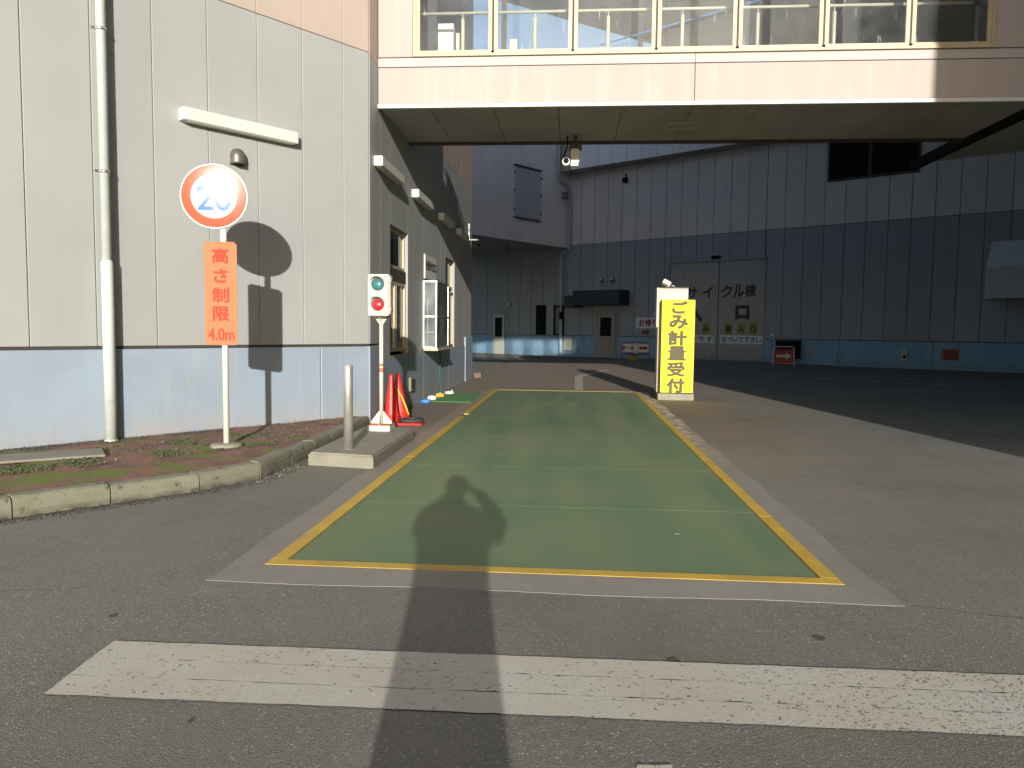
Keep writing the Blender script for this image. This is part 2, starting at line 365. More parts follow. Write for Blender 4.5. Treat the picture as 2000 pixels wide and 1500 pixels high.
def lettering(body, h, m, parent, F, u, z, n=.003, bold=.0, name='lettering', sx=1., ext=.0008, fit=None):
    """real lettering laid on a board; h = height of a full-width character, or fit = (width, height) of the inked box in metres"""
    cu = bpy.data.curves.new('txt', 'FONT'); cu.body = body
    cu.size = 1.0; cu.align_x = 'CENTER'; cu.align_y = 'CENTER'; cu.extrude = 0; cu.resolution_u = 3; cu.fill_mode = 'NONE' if False else 'BOTH'
    o = bpy.data.objects.new('txt', cu); COL.objects.link(o)
    bpy.context.view_layer.update()
    me = bpy.data.meshes.new_from_object(o.evaluated_get(bpy.context.evaluated_depsgraph_get()))
    bpy.data.objects.remove(o); bpy.data.curves.remove(cu)
    xs = [v.co.x for v in me.vertices]; ys = [v.co.y for v in me.vertices]
    cx, cy = (min(xs) + max(xs)) / 2, (min(ys) + max(ys)) / 2
    W_, H_ = max(xs) - min(xs), max(ys) - min(ys)
    kx, ky = (sx * h, h) if fit is None else ((fit[0] - 2 * bold * h) / W_, (fit[1] - 2 * bold * h) / H_)
    bm = bmesh.new(); k = 8 if bold else 1
    for i in range(k):                     # thicken the strokes: eight shifted layers, each a hair above the last
        t = bmesh.new(); t.from_mesh(me); a = 2 * math.pi * i / 8
        dx, dy = (bold * h * math.cos(a), bold * h * math.sin(a)) if bold else (0, 0)
        for v in t.verts: v.co = Vector(((v.co.x - cx) * kx + dx, n + i * .0002, (v.co.y - cy) * ky + dy))
        q = bpy.data.meshes.new('t'); t.to_mesh(q); t.free(); bm.from_mesh(q); bpy.data.meshes.remove(q)
    out = bpy.data.meshes.new(name); bm.to_mesh(out); bm.free(); bpy.data.meshes.remove(me); out.materials.append(m)
    return link(name, out, None, parent, F @ Matrix.Translation((u, 0, z)))

# ------------------------------------------------------------------ ground
def smooth(a, b, x):
    t = max(0, min(1, (x - a) / (b - a))); return t * t * (3 - 2 * t)
KS = [(-60, -.5), (-30, -.45), (-20, -.39), (-10, -.24), (-5.5, -.07), (0, -.06), (10, -.23), (20, -.3), (80, -.35)]
def gz(x, y):
    dx, dy = x - P0[0], y - P0[1]; s = dx * cA - dy * sA; dn = -(dx * sA + dy * cA)
    v = KS[0][1]
    for (a, va), (b, vb) in zip(KS, KS[1:]):
        if a <= s <= b: v = va + (vb - va) * (s - a) / (b - a)
        elif s > b: v = vb
    return v * smooth(15, 1.5, dn)
def sheet(name, xs, ys, m, z=0., parent=None, follow=True):
    bm = bmesh.new(); g = [[bm.verts.new((x, y, (gz(x, y) if follow else 0) + z)) for x in xs] for y in ys]
    for j in range(len(ys) - 1):
        for i in range(len(xs) - 1): bm.faces.new((g[j][i], g[j][i + 1], g[j + 1][i + 1], g[j + 1][i]))
    me = bpy.data.meshes.new(name); bm.to_mesh(me); bm.free()
    for p in me.polygons: p.use_smooth = True
    return link(name, me, m, parent)
def lin(a, b, n): return [a + (b - a) * i / n for i in range(n + 1)]
gx = [-400, -200, -100, -60] + lin(-40, 40, 54) + [60, 100, 200, 400]
gy = [-400, -200, -100, -40, -10, 0, 10, 18] + lin(20, 60, 36) + [80, 120, 200, 400]
tag(sheet('ground', gx, gy, M['asphalt']), 'worn grey asphalt yard around the green weighbridge', kind='structure')
def poly_sheet(name, pts, z, m, parent=None, jit=0., n=1, follow=False):
    """flat marking with a slightly uneven outline"""
    out = []
    for i, p in enumerate(pts):
        q = pts[(i + 1) % len(pts)]; d = Vector((q[0] - p[0], q[1] - p[1])); k = max(1, int(d.length / .05)) if jit else 1
        nn = Vector((-d.y, d.x)).normalized()
        for j in range(k):
            c = Vector(p[:2]) + d * j / k
            if jit and j: c += nn * random.uniform(-jit, jit)
            out.append(c)
    bm = bmesh.new(); vs = [bm.verts.new((c.x, c.y, z + (gz(c.x, c.y) if follow else 0))) for c in out]; f = bm.faces.new(vs)
    if f.normal.z < 0: bmesh.ops.reverse_faces(bm, faces=[f])
    bm.normal_update()
    if f.normal.z < 0: f.normal_flip()
    bmesh.ops.triangulate(bm, faces=bm.faces)
    me = bpy.data.meshes.new(name); bm.to_mesh(me); bm.free(); return link(name, me, m, parent)

# concrete apron round the weighbridge
WX0, WX1, WY0, WY1 = -1.705, 1.47, 4.13, 17.0
bm = bmesh.new()
def ring(bm, o, i, z):
    a = [bm.verts.new((*p, z)) for p in o]; b = [bm.verts.new((*p, z)) for p in i]
    for k in range(4): bm.faces.new((a[k], a[(k + 1) % 4], b[(k + 1) % 4], b[k]))
def jitline(p, q, j, step=.06):
    d = Vector(q) - Vector(p); n = max(2, int(d.length / step)); nn = Vector((-d.y, d.x)).normalized(); ph = random.random() * 9
    return [Vector(p) + d * k / n + nn * (random.uniform(-j, j) + .012 * math.sin(k * .23 + ph) if 0 < k < n else 0) for k in range(n)]
outer = [(-1.925, 3.87), (1.675, 3.87), (1.675, 17.02), (-1.925, 17.02)]
inner = [(WX0 + .03, WY0 + .03), (WX1 - .03, WY0 + .03), (WX1 - .03, WY1 - .02), (WX0 + .03, WY1 - .02)]
rowo, rowi, rowl = [], [], []
for k in range(4):
    sd_ = jitline(outer[k], outer[(k + 1) % 4], .004); n_ = len(sd_)
    for q_, p in enumerate(sd_):
        c_ = Vector(inner[k]).lerp(Vector(inner[(k + 1) % 4]), q_ / n_)
        rowo.append(bm.verts.new((p.x, p.y, .003))); rowi.append(bm.verts.new((c_.x, c_.y, .0165))); rowl.append(bm.verts.new((p.x, p.y, -.02)))
n_ = len(rowo)
for k in range(n_):
    q_ = (k + 1) % n_
    bm.faces.new((rowo[k], rowo[q_], rowi[q_], rowi[k])); bm.faces.new((rowo[k], rowl[k], rowl[q_], rowo[q_]))
bmesh.ops.recalc_face_normals(bm, faces=bm.faces); bmesh.ops.triangulate(bm, faces=bm.faces)
me = bpy.data.meshes.new('concrete_apron'); bm.to_mesh(me); bm.free()
if sum(p.normal.z for p in me.polygons) < 0: me.flip_normals()
tag(link('concrete_apron', me, M['apron']), 'thin concrete strip framing the weighbridge, flush with the asphalt', kind='structure')

# weighbridge
wb = thing('weighbridge', 'long green painted weighbridge deck edged with a yellow line', 'weighbridge', (-.12, 10.5, 0))
T = .095
for (a, b, c, d) in ((WX0, WX1, WY0, WY0 + T), (WX0, WX1, WY1 - T * .6, WY1), (WX0, WX0 + T, WY0 + T + .003, 7.83), (WX0, WX0 + T, 7.84, 11.6), (WX0, WX0 + T, 12.02, WY1 - T * .6 - .003), (WX1 - T, WX1, WY0 + T + .003, 5.62), (WX1 - T, WX1, 5.63, WY1 - T * .6 - .003)):
    MB().box((a, c, .0), (b, d, .0182), bev=.0015).obj('edge_frame', M['yellow_line'], wb)
seams = [WY0 + T + .006, 5.75, 7.42, 9.6, 11.75, 13.9, 15.4, WY1 - T * .6 - .006]
for a, b in zip(seams, seams[1:]):
    MB().box((WX0 + T + .006, a + .002, .0), (WX1 - T - .006, b - .002, .0135), bev=.0015).obj('deck_plate', M['green'], wb)
M['seamfaint'] = mat('seamfaint', (.13, .20, .11), .9, var=.5, scale=6)
M['seamdust'] = mat('seamdust', (.17, .24, .14), .9, var=.4, scale=8)
for a in seams[1:-1]:
    sm_ = M['seamdust'] if a < 7 else M['seamfaint']
    MB().box((WX0 + T + .1, a - .0018, .0), (WX1 - T - .1, a + .0014, .0122)).obj('joint_strip', sm_, wb)

# stop line: three worn passes of white paint
sl = thing('stop_line', 'wide worn white painted line across the asphalt in front of the weighbridge', 'road marking', (0, 2.85, 0)); sl['kind'] = 'structure'
def yy(t, x): return (2.583 + .011 * (x + 1.9)) + t * .482 + .002 * x
for a, b in ((0, .328), (.333, .66), (.664, 1)):
    l = -1.9 - .02 * ((a + b) / 2)
    p = [(l + .0 - .01 * a, yy(a, l)), (4.6, yy(a, 4.6)), (4.6, yy(b, 4.6)), (l - .012, yy(b, l))]
    poly_sheet('paint_band', p, .0045, M['paint'], sl, jit=.0032)
tag(poly_sheet('paint_fleck', [(.22, 2.30), (.33, 2.31), (.335, 2.335), (.225, 2.325)], .005, M['paint'], jit=.004), 'small worn fleck of white road paint on the near asphalt', kind='structure')
M['crack'] = mat('crack', (.035, .033, .03), .95)
cp = [(1.70, 3.88)]
while cp[-1][0] < 3.6: cp.append((cp[-1][0] + random.uniform(.02, .05), cp[-1][1] - .011 + random.uniform(-.012, .012)))
b = MB()
for (xa, ya), (xb, yb) in zip(cp, cp[1:]):
    q = random.uniform(.0012, .003); b.prism([(xa, ya - q), (xb, yb - q), (xb, yb + q), (xa, ya + q)], -.01, .0012)
tag(b.obj('asphalt_crack', M['crack']), 'thin wandering crack in the asphalt running right from the apron corner', kind='structure')
tag(poly_sheet('pale_fleck', [(.70, 5.05), (.73, 5.05), (.735, 5.07), (.70, 5.075)], .0165, M['sign_white'], jit=.003), 'tiny pale scrap on the green deck', kind='structure')
for (cx0, cy0, dx_, dy_, n_) in ((-3.9, 3.2, .035, .012, 40), (1.9, 10.5, .03, .02, 70), (-2.2, 5.6, -.02, -.03, 26)):
    cp = [(cx0, cy0)]
    for _ in range(n_): cp.append((cp[-1][0] + dx_ + random.uniform(-.02, .02), cp[-1][1] + dy_ + random.uniform(-.02, .02)))
    b = MB()
    for (xa, ya), (xb, yb) in zip(cp, cp[1:]):
        q = random.uniform(.0008, .0022); nx, ny = (-q, q * .3) if abs(dy_) > abs(dx_) else (0, q)
        b.prism([(xa - nx, ya - ny), (xb - nx, yb - ny), (xb + nx, yb + ny), (xa + nx, ya + ny)], -.01, .0012)
    tag(b.obj('asphalt_crack', M['crack']), 'fine crack in the worn asphalt', kind='structure')
STAINS = [(-2.11, 3.34, .020, .03), (.18, 3.05, .030, .035), (.44, 3.12, .028, .022), (1.12, 3.42, .030, .035), (-1.28, 2.45, .010, .022), (.10, 2.61, .012, .012)]
M['stain'] = mat('stain', (.09, .06, .045), .95, var=.3, scale=40)
for x, y, a, b_ in STAINS:
    pp = [(x + a * math.cos(t_ * math.pi / 5) * random.uniform(.5, 1.1), y + b_ * math.sin(t_ * math.pi / 5) * random.uniform(.5, 1.1)) for t_ in range(10)]
    tag(poly_sheet('stain', pp, .0035, M['stain'], jit=.002), 'small dark brown stain on the near asphalt', kind='structure')
# far markings
M['old_paint'] = mat('old_paint', (.42, .37, .28), .85, var=.3, scale=9, grain=.3, grain_scale=60)
M['faint_paint'] = mat('faint_paint', (.21, .205, .20), .85, var=.3, scale=5, grain=.2, grain_scale=60)
tag(poly_sheet('lane_line', [(.09, 17.35), (.28, 17.35), (.33, 22.4), (1.35, 26.7), (1.25, 26.95), (.11, 22.7)], .005, M['old_paint'], jit=.01), 'faded bent lane line beyond the far end of the weighbridge', kind='structure')
tag(poly_sheet('guide_line', [(1.6, 26.6), (2.5, 25.9), (2.54, 26.02), (1.64, 26.74)], .005, M['old_paint'], jit=.01), 'short pale dash at the edge of the big shadow', kind='structure')
tag(poly_sheet('guide_line', [(-1.0, 27.1), (-.3, 29.6), (-.38, 29.62), (-1.08, 27.15)], .005, M['old_paint'], jit=.01), 'thin pale dash left of the bent lane line', kind='structure')
for x, y in ((7.41, 23.32), (8.52, 22.4), (9.15, 21.75), (9.75, 20.95)):
    tag(poly_sheet('dash_line', [(x - .17, y + .12), (x + .17, y - .1), (x + .24, y + .06), (x - .1, y + .28)], .006, M['sign_white'], jit=.01), 'short bright dash on the shaded roadway', kind='structure')
    
tag(poly_sheet('shaded_line', [(3.2, 27.4), (13.5, 16.2), (13.56, 16.28), (3.26, 27.5)], .0045, M['faint_paint'], jit=.01), 'thin faint line running across the shaded roadway', kind='structure')

# ------------------------------------------------------------------ planting bed, kerb
BEDZ = .15
def A2w(u, n=0): v = FA @ Vector((u, n, 0)); return (v.x, v.y)
kerb_line = [(-9.4, -1.72), (-3.92, 4.90), (-3.02, 6.0), (-2.72, 6.56), (-2.70, 7.9), (-2.72, 9.0), (-2.745, 10.30)]
# stones of ~0.6 m along the line
pts = [Vector(p) for p in kerb_line]
segl = [(pts[i + 1] - pts[i]).length for i in range(len(pts) - 1)]
def along(d):
    i = 0
    while i < len(segl) - 1 and d > segl[i]: d -= segl[i]; i += 1
    t = (pts[i + 1] - pts[i]).normalized(); return pts[i] + t * d, t
total = sum(segl)
kb = thing('kerb', 'row of stained mossy concrete kerb stones edging the planting bed', 'kerb', (-3.0, 6.0, 0)); kb['kind'] = 'structure'
marks = []
s0 = segl[0]
marks = [s0 - 6.0 + .6 * k for k in range(10)] + [s0 + .1, s0 + .74, s0 + 1.42, s0 + 2.03, s0 + 2.75, s0 + 3.4, s0 + 4.0, s0 + 4.6, total]
for a, b in zip(marks, marks[1:]):
    if b - a < .2: continue
    n = 5; bm = bmesh.new(); rows = []
    dz = random.uniform(-.006, .006); dn = random.uniform(-.006, .006)
    for k in range(n + 1):
        p, t = along(a + .006 + (b - a - .012) * k / n); nn = Vector((-t.y, t.x)) # to the left = into the bed
        j = lambda s: random.uniform(-s, s)
        prof = [(0.0, -.05), (0.0, .10), (.012, .135), (.03, .15), (.13, .152), (.15, .14), (.15, -.05)]
        rows.append([bm.verts.new((p.x + nn.x * (q + dn + j(.003)), p.y + nn.y * (q + dn + j(.003)), z + dz + j(.003))) for q, z in prof])
    for r0, r1 in zip(rows, rows[1:]):
        for k in range(6): bm.faces.new((r0[k], r0[k + 1], r1[k + 1], r1[k]))
        bm.faces.new((r0[6], r0[0], r1[0], r1[6]))
    bm.faces.new(rows[0]); bm.faces.new(rows[-1][::-1])
    bmesh.ops.recalc_face_normals(bm, faces=bm.faces)
    me = bpy.data.meshes.new('kerb_stone'); bm.to_mesh(me); bm.free(); link('kerb_stone', me, M['kerb'], kb)
# soil between kerb and wall
bm = bmesh.new(); NS, NT = 150, 24
import mathutils.noise as mn
rows = []
for i in range(NS + 1):
    u = .02 + (14.5 - .02) * (i / NS) ** 1.5
    wx, wy = A2w(u, .004)
    # opposite point on the kerb: walk out along the wall normal until the kerb line
    best = None
    o = Vector((wx, wy)); nrm = Vector((cA, -sA))
    for k in range(len(pts) - 1):
        p, q = pts[k], pts[k + 1]; d = q - p
        den = nrm.x * (-d.y) + nrm.y * d.x
        if abs(den) < 1e-6: continue
        rx, ry = p.x - o.x, p.y - o.y
        tt = (rx * (-d.y) + ry * d.x) / den; ss = (nrm.x * ry - nrm.y * rx) / den
        if -.001 <= ss <= 1.001 and tt > 0 and (best is None or tt < best): best = tt
    if best is None: best = .05
    best = max(.02, best - .10)
    row = []
    for j in range(NT + 1):
        t = j / NT; p = o + nrm * best * t
        h = mn.fractal(Vector((p.x * 3, p.y * 3, 0)), 1, 2, 4) * .012 + mn.noise(Vector((p.x * 22, p.y * 22, 3))) * .006
        row.append(bm.verts.new((p.x, p.y, BEDZ - .012 + h + .02 * (1 - t) * (t < .2))))
    rows.append(row)
for a, b in zip(rows, rows[1:]):
    for j in range(NT): bm.faces.new((a[j], a[j + 1], b[j + 1], b[j]))
bmesh.ops.recalc_face_normals(bm, faces=bm.faces)
me = bpy.data.meshes.new('planting_bed'); bm.to_mesh(me); bm.free()
for p in me.polygons: p.use_smooth = True
if me.polygons[0].normal.z < 0: me.flip_normals()
tag(link('planting_bed', me, M['soil']), 'reddish gravel soil with moss below the grey wall', kind='structure')
def bed_point():
    while True:
        u = random.uniform(.2, 6.2); n = random.uniform(.02, 1.4) ; x, y = A2w(u, n)
        d = min((Vector((x, y)) - (p if True else p)).length for p in pts)
        # inside kerb?
        ok = True
        for k in range(len(pts) - 1):
            t = (pts[k + 1] - pts[k]).normalized(); nn = Vector((-t.y, t.x))
            s = (Vector((x, y)) - pts[k]).dot(t)
            if -.05 <= s <= (pts[k + 1] - pts[k]).length + .05 and (Vector((x, y)) - pts[k]).dot(nn) < .17: ok = False
        if x > -2.9 and y > 6.4: ok = ok and x < -2.9
        if ok: return x, y
def scatter(name, n, fn, m, label, size):
    bm = bmesh.new()
    for _ in range(n):
        x, y, z = fn(); r = random.uniform(*size)
        t = bmesh.ops.create_icosphere(bm, subdivisions=1, radius=r, matrix=Matrix.Translation((x, y, z)) @ Matrix.Rotation(random.random() * 6, 4, 'Z') @ Matrix.Diagonal((random.uniform(.8, 1.5), random.uniform(.7, 1.1), random.uniform(.45, .8), 1)))
        for v in t['verts']: v.co += Vector((random.uniform(-1, 1), random.uniform(-1, 1), random.uniform(-1, 1))) * r * .18
    me = bpy.data.meshes.new(name); bm.to_mesh(me); bm.free()
    o = link(name, me, m); return tag(o, label, kind='stuff')
M['pebble'] = mat('pebble', (.16, .09, .07), .9, var=.5, scale=40, grain=.2)
M['pale_pebble'] = mat('pale_pebble', (.24, .225, .19), .9, var=.3, scale=60)
M['moss'] = mat('moss', (.075, .10, .015), 1., var=.4, scale=30, grain=.3)
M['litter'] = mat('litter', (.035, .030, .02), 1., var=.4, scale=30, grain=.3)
scatter('gravel', 600, lambda: (*bed_point(), BEDZ - .005), M['pebble'], 'small reddish gravel stones lying on the planting bed', (.004, .011))
scatter('gravel', 260, lambda: (*bed_point(), BEDZ), M['pale_pebble'], 'pale stone chips on the planting bed', (.003, .008))
def moss_pt():
    while True:
        x, y = bed_point()
        if mn.fractal(Vector((x * 2.1, y * 2.1, 5)), 1, 2, 4) > .12 and y < 8.3: return x, y, BEDZ - .004
scatter('moss', 2600, moss_pt, M['moss'], 'low green moss cushions between the soil and the kerb', (.004, .012))
M['moss_dark'] = mat('moss_dark', (.04, .055, .012), 1., var=.4, scale=30)
scatter('moss', 1600, moss_pt, M['moss_dark'], 'darker moss tufts among the green moss of the bed', (.004, .015))
bm = bmesh.new()
for _ in range(900):
    u = random.uniform(2.3, 6.4) if random.random() < .75 else random.uniform(.3, 2.3)
    x, y = A2w(u, .015 + abs(random.gauss(0, .03))); a_ = random.random() * 6.28; hgt = random.uniform(.012, .045); lx, ly = random.gauss(0, .012), random.gauss(0, .012); q = .0022
    v = [bm.verts.new((x - q * math.cos(a_), y - q * math.sin(a_), BEDZ)), bm.verts.new((x + q * math.cos(a_), y + q * math.sin(a_), BEDZ)), bm.verts.new((x + lx, y + ly, BEDZ + hgt))]; bm.faces.new(v)
me = bpy.data.meshes.new('weeds'); bm.to_mesh(me); bm.free(); tag(link('weeds', me, M['moss']), 'thin weeds growing along the foot of the blue base wall', kind='stuff')
def foot_pt():
    d = random.uniform(segl[0] - 3.5, segl[0] + 3.0); p, t = along(d); nn = Vector((t.y, -t.x)); k = random.random() ** 2 * .15
    return p.x + nn.x * k, p.y + nn.y * k, .002
scatter('leaf_litter', 3200, foot_pt, M['litter'], 'dark mossy grit collected along the foot of the kerb', (.003, .010))
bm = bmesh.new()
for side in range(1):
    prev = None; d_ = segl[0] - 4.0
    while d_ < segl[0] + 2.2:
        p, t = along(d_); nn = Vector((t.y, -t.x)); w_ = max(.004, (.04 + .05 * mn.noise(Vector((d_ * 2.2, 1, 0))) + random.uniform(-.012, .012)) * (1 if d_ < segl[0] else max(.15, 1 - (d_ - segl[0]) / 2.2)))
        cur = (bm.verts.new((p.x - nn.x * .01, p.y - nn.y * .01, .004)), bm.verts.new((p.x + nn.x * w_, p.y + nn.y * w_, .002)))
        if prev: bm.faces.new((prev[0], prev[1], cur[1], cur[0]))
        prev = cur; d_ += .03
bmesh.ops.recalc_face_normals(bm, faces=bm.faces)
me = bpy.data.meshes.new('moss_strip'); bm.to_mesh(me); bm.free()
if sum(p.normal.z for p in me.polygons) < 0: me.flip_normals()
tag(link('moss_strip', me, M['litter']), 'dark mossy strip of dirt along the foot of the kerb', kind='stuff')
def chip_pt():
    p, t = along(segl[0] + random.gauss(2.35, .25)); nn = Vector((t.y, -t.x)); k = abs(random.gauss(0, .09)); return p.x + nn.x * k, p.y + nn.y * k, .003
scatter('stone_chips', 160, chip_pt, M['pale_pebble'], 'pale broken chips on the asphalt beside the kerb bend', (.003, .008))
def wallfoot():
    u = random.uniform(2.2, 6.2); x, y = A2w(u, .02 + random.random() ** 2 * .22); return x, y, BEDZ + .006
scatter('moss', 1500, wallfoot, M['litter'], 'dark mossy tufts along the foot of the grey wall', (.005, .016))
cb = thing('drain_cover', 'pale concrete drain cover lying in the planting bed at the left', 'drain cover', (-5.15, 6.35, BEDZ))
MB().box((-.42, -.22, 0), (.42, .22, .024), bev=.006).obj('cover_slab', M['concrete'], cb, Matrix.Translation((-4.73, 6.63, BEDZ - .01)) @ Matrix.Rotation(R(36), 4, 'Z'))

# raised island with the traffic light and the bollard
isl = [(-2.56, 7.3), (-1.88, 7.18), (-1.90, 9.18), (-2.14, 9.36), (-2.555, 9.36)]
o = MB(); o.prism(isl, -.05, .13); me = o.mesh('island'); 
bm = bmesh.new(); bm.from_mesh(me); bmesh.ops.bevel(bm, geom=[e for e in bm.edges if abs(e.verts[0].co.z - .13) < .001 and abs(e.verts[1].co.z - .13) < .001], offset=.018, segments=3, affect='EDGES'); bm.to_mesh(me); bm.free()
tag(link('traffic_island', me, M['concrete']), 'low concrete island carrying the bollard and the traffic light', kind='structure')

# ------------------------------------------------------------------ building with the office (left)
ob = thing('office_building', 'grey and pink panelled building with a pale blue base and office windows', 'building', CORNER)
def poly_body(name, pts, z0, z1, m, parent): return MB().prism(pts, z0, z1).obj(name, m, parent)
back = [A2w(.0, -.05), A2w(15, -.05), A2w(15, -9), (-16, 21.0), (-4.3, 21.0), (-4.3, 10.6)]
poly_body('core_wall', back, -.1, 14, M['seam'], ob)
A_J = [0, .42] + [.42 + .618 * k for k in range(1, 24)]
for a, b in zip(A_J, A_J[1:]):
    panel('wall_panel', FA, a, b, 0, 1.13, 5.03, M['grey_panel'], ob, gap=.0035, bev=.005)
    panel('wall_panel', FA, a, b, 0, 5.03, 9.0, M['pink_panel'], ob, gap=.0035, bev=.005)
    panel('wall_panel', FA, a, b, 0, 9.0, 14.0, M['pink_panel'], ob, gap=.0035, bev=.005)
for a, b in ((0, .80), (.80, 6.7), (6.7, 15)):
    panel('base_wall', FA, a, b, .018, -.1, 1.105, M['blue_dado'], ob, th=.08, gap=.004, bev=.01)
fbox('drip_strip', FA, 0, 15, -.03, .004, 1.107, 1.128, M['bronze'], ob)
# cracks filled on the base wall (thin proud lines of filler)
M['filler'] = mat('filler', (.33, .33, .30), .9, var=.2, scale=30)
for u0, z0, z1, wob in ((2.99, 1.09, .17, .09), (2.55, 1.08, .45, .05), (3.95, .38, .15, .03)):
    b = MB(); p = [(u0, z0)]; z = z0; u = u0
    while z > z1:
        z -= random.uniform(.02, .045); u += random.uniform(-.016, .013) + (wob * .09 if z < .8 else 0); p.append((u, max(z, z1)))
    for (ua, za), (ub, zb) in zip(p, p[1:]):
        q = .0022 * random.uniform(.5, 1.5)
        b.prism([(ua - q, za), (ua + q, za), (ub + q, zb), (ub - q, zb)], .018, .0195, FA @ Matrix(((1, 0, 0, 0), (0, 0, 1, 0), (0, 1, 0, 0), (0, 0, 0, 1))))
    b.obj('wall_crack', M['filler'], ob)
# side wall, seen at a grazing angle
# (u0,u1) pieces with windows left open
WIN1 = (11.60, 12.86, .97, 2.93); WIN2 = (16.75, 18.02, .92, 2.92); BAY = (14.18, 16.1, .97, 2.24)
def bpan(a, b, z0, z1, m='grey_panel', n=0, th=.12): panel('wall_panel', FB, a, b, n, z0, z1, M[m], ob, th=th, gap=.0015, bev=.003)
zt = 5.02
bpan(10.42, 11.0, 1.13, zt); bpan(11.0, 11.6, .93, zt); bpan(11.6, 12.86, 2.93, zt); bpan(12.86, 14.18, .93, zt)
bpan(14.18, 16.1, 2.24, zt); bpan(16.1, 16.75, .93, zt); bpan(16.75, 18.02, 2.92, zt); bpan(18.02, 19.6, .93, zt); bpan(19.6, 21.1, .93, zt)
for a, b in ((10.42, 11.6), (11.6, 12.86), (12.86, 14.18), (14.18, 16.1), (16.1, 17.5), (17.5, 19.0), (19.0, 21.1)):
    bpan(a, b, zt, 9, 'pink_panel'); bpan(a, b, 9, 14, 'pink_panel')
for a, b, z in ((10.35, 11.0, 1.105), (11.0, 14.18, .905), (14.18, 17.1, .905), (17.1, 19.75, .905)):
    panel('base_wall', FB, a, b, .018, -.1, z, M['blue_dado'], ob, th=.14, gap=.0015, bev=.006)
fbox('drip_strip', FB, 11.0, 19.75, -.05, .012, .907, .928, M['brass'], ob)
fbox('end_pier', FB, 19.75, 21.1, -.13, .04, -.1, 1.15, M['blue_dado'], ob, bev=.01)
MB().box((-4.3, 21.0, -.1), (-2.9, 21.1, 14)).obj('end_wall', M['grey_panel'], ob)
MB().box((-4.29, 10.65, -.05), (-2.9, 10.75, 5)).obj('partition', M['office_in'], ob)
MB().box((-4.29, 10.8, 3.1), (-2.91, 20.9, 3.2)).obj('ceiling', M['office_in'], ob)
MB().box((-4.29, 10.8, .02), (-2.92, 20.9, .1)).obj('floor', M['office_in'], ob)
def window(F, u0, u1, z0, z1, nb, m, glass, parent, bars_u=(), bars_z=(), t=.05, d=.07):
    b = MB(); 
    b.box((u0, nb - d, z0), (u0 + t, nb, z1)).box((u1 - t, nb - d, z0), (u1, nb, z1))
    b.box((u0 + t, nb - d, z0), (u1 - t, nb - .002, z0 + t)).box((u0 + t, nb - d, z1 - t), (u1 - t, nb - .002, z1))
    for u in bars_u: b.box((u - t / 2, nb - d + .01, z0 + t), (u + t / 2, nb - .004, z1 - t))
    for z in bars_z: b.box((u0 + t, nb - d + .012, z - t / 2), (u1 - t, nb - .006, z + t / 2))
    wo = b.obj('window', m, parent, F)
    us = [u0 + t] + sorted(bars_u) + [u1 - t]; zs = [z0 + t] + sorted(bars_z) + [z1 - t]
    for a, c in zip(us, us[1:]):
        for e, f in zip(zs, zs[1:]):
            q = MB().box((a - .005, nb - d * .55, e - .005), (c + .005, nb - d * .55 + .006, f + .005)).mesh('pane'); q.materials.append(glass)
            link('pane', q, None, wo, F)
    return wo
window(FB, 11.62, 12.84, 2.30, 2.91, -.05, M['brass'], M['glass_dark'], ob, t=.045)
fbox('transom', FB, 11.62, 12.84, -.10, -.03, 2.10, 2.29, M['bronze'], ob)
window(FB, 11.62, 12.84, .98, 2.09, -.035, M['brass'], M['glass_dusty'], ob, bars_u=(12.10, 12.2), t=.05)
M['backing_pale'] = mat('backing_pale', (.42, .46, .47), .8, var=.1, scale=4)
M['blind'] = mat('blind', (.46, .40, .27), .8, var=.08, scale=3)
bl = fbox('window_blind', FB, 12.2, 12.82, -.16, -.13, 1.0, 2.1, M['blind'], ob)
window(FB, 16.77, 18.0, 2.28, 2.9, -.05, M['brass'], M['glass_dark'], ob, t=.045)
window(FB, 16.4, 18.0, .95, 2.2, -.02, M['brass'], M['glass_dusty'], ob, bars_u=(17.1,), t=.05)
# glass bay of the counter
bay = thing('glass_bay', 'clear glass counter box with steel edges standing out from the office wall', 'glass counter box', (-2.6, 14.9, .97))
bx = .25
b = MB()
for (u, n) in ((14.2, 0.012), (14.2, bx), (15.55, bx), (15.55, .012)):
    b.box((u - .012, n - .012, .99), (u + .012, n + .012, 2.24))
for z in (2.23, 1.0, 1.58):
    b.box((14.2, bx - .012, z - .014), (15.55, bx + .014, z + .014)); b.box((14.19, .012, z - .014), (14.214, bx, z + .014)); b.box((15.54, .012, z - .014), (15.56, bx, z + .014))
b.obj('frame', M['metal'], bay, FB)
for a0, a1, n0, n1, nm in ((14.2, 15.55, bx - .003, bx + .003, 'glass_pane'), (14.197, 14.203, .014, bx - .012, 'glass_pane'), (15.547, 15.553, .014, bx - .012, 'glass_pane')):
    fbox(nm, FB, a0, a1, n0, n1, 1.0, 2.23, M['glass_dusty'], bay)
fbox('glass_roof', FB, 14.2, 15.55, .01, bx, 2.245, 2.252, M['glass_dusty'], bay)
fbox('sill', FB, 14.12, 15.7, .02, .30, .94, .985, M['brass'], bay, bev=.006)
fbox('notice', FB, 14.5, 14.75, .02, .03, 1.2, 1.9, M['board_white'], bay)
fbox('inner_frame', FB, 15.6, 15.72, .02, .10, .99, 2.2, M['brass'], bay)
fbox('inner_frame', FB, 16.0, 16.1, .02, .06, .99, 2.2, M['bronze'], bay)
fbox('bay_backing', FB, 14.2, 16.08, -.14, -.10, .98, 2.23, M['backing_pale'], bay)  # pale backing panel added to lighten the dark glass bay
fbox('shelf', FB, 14.25, 15.5, .03, .2, 1.28, 1.29, M['metal'], bay)
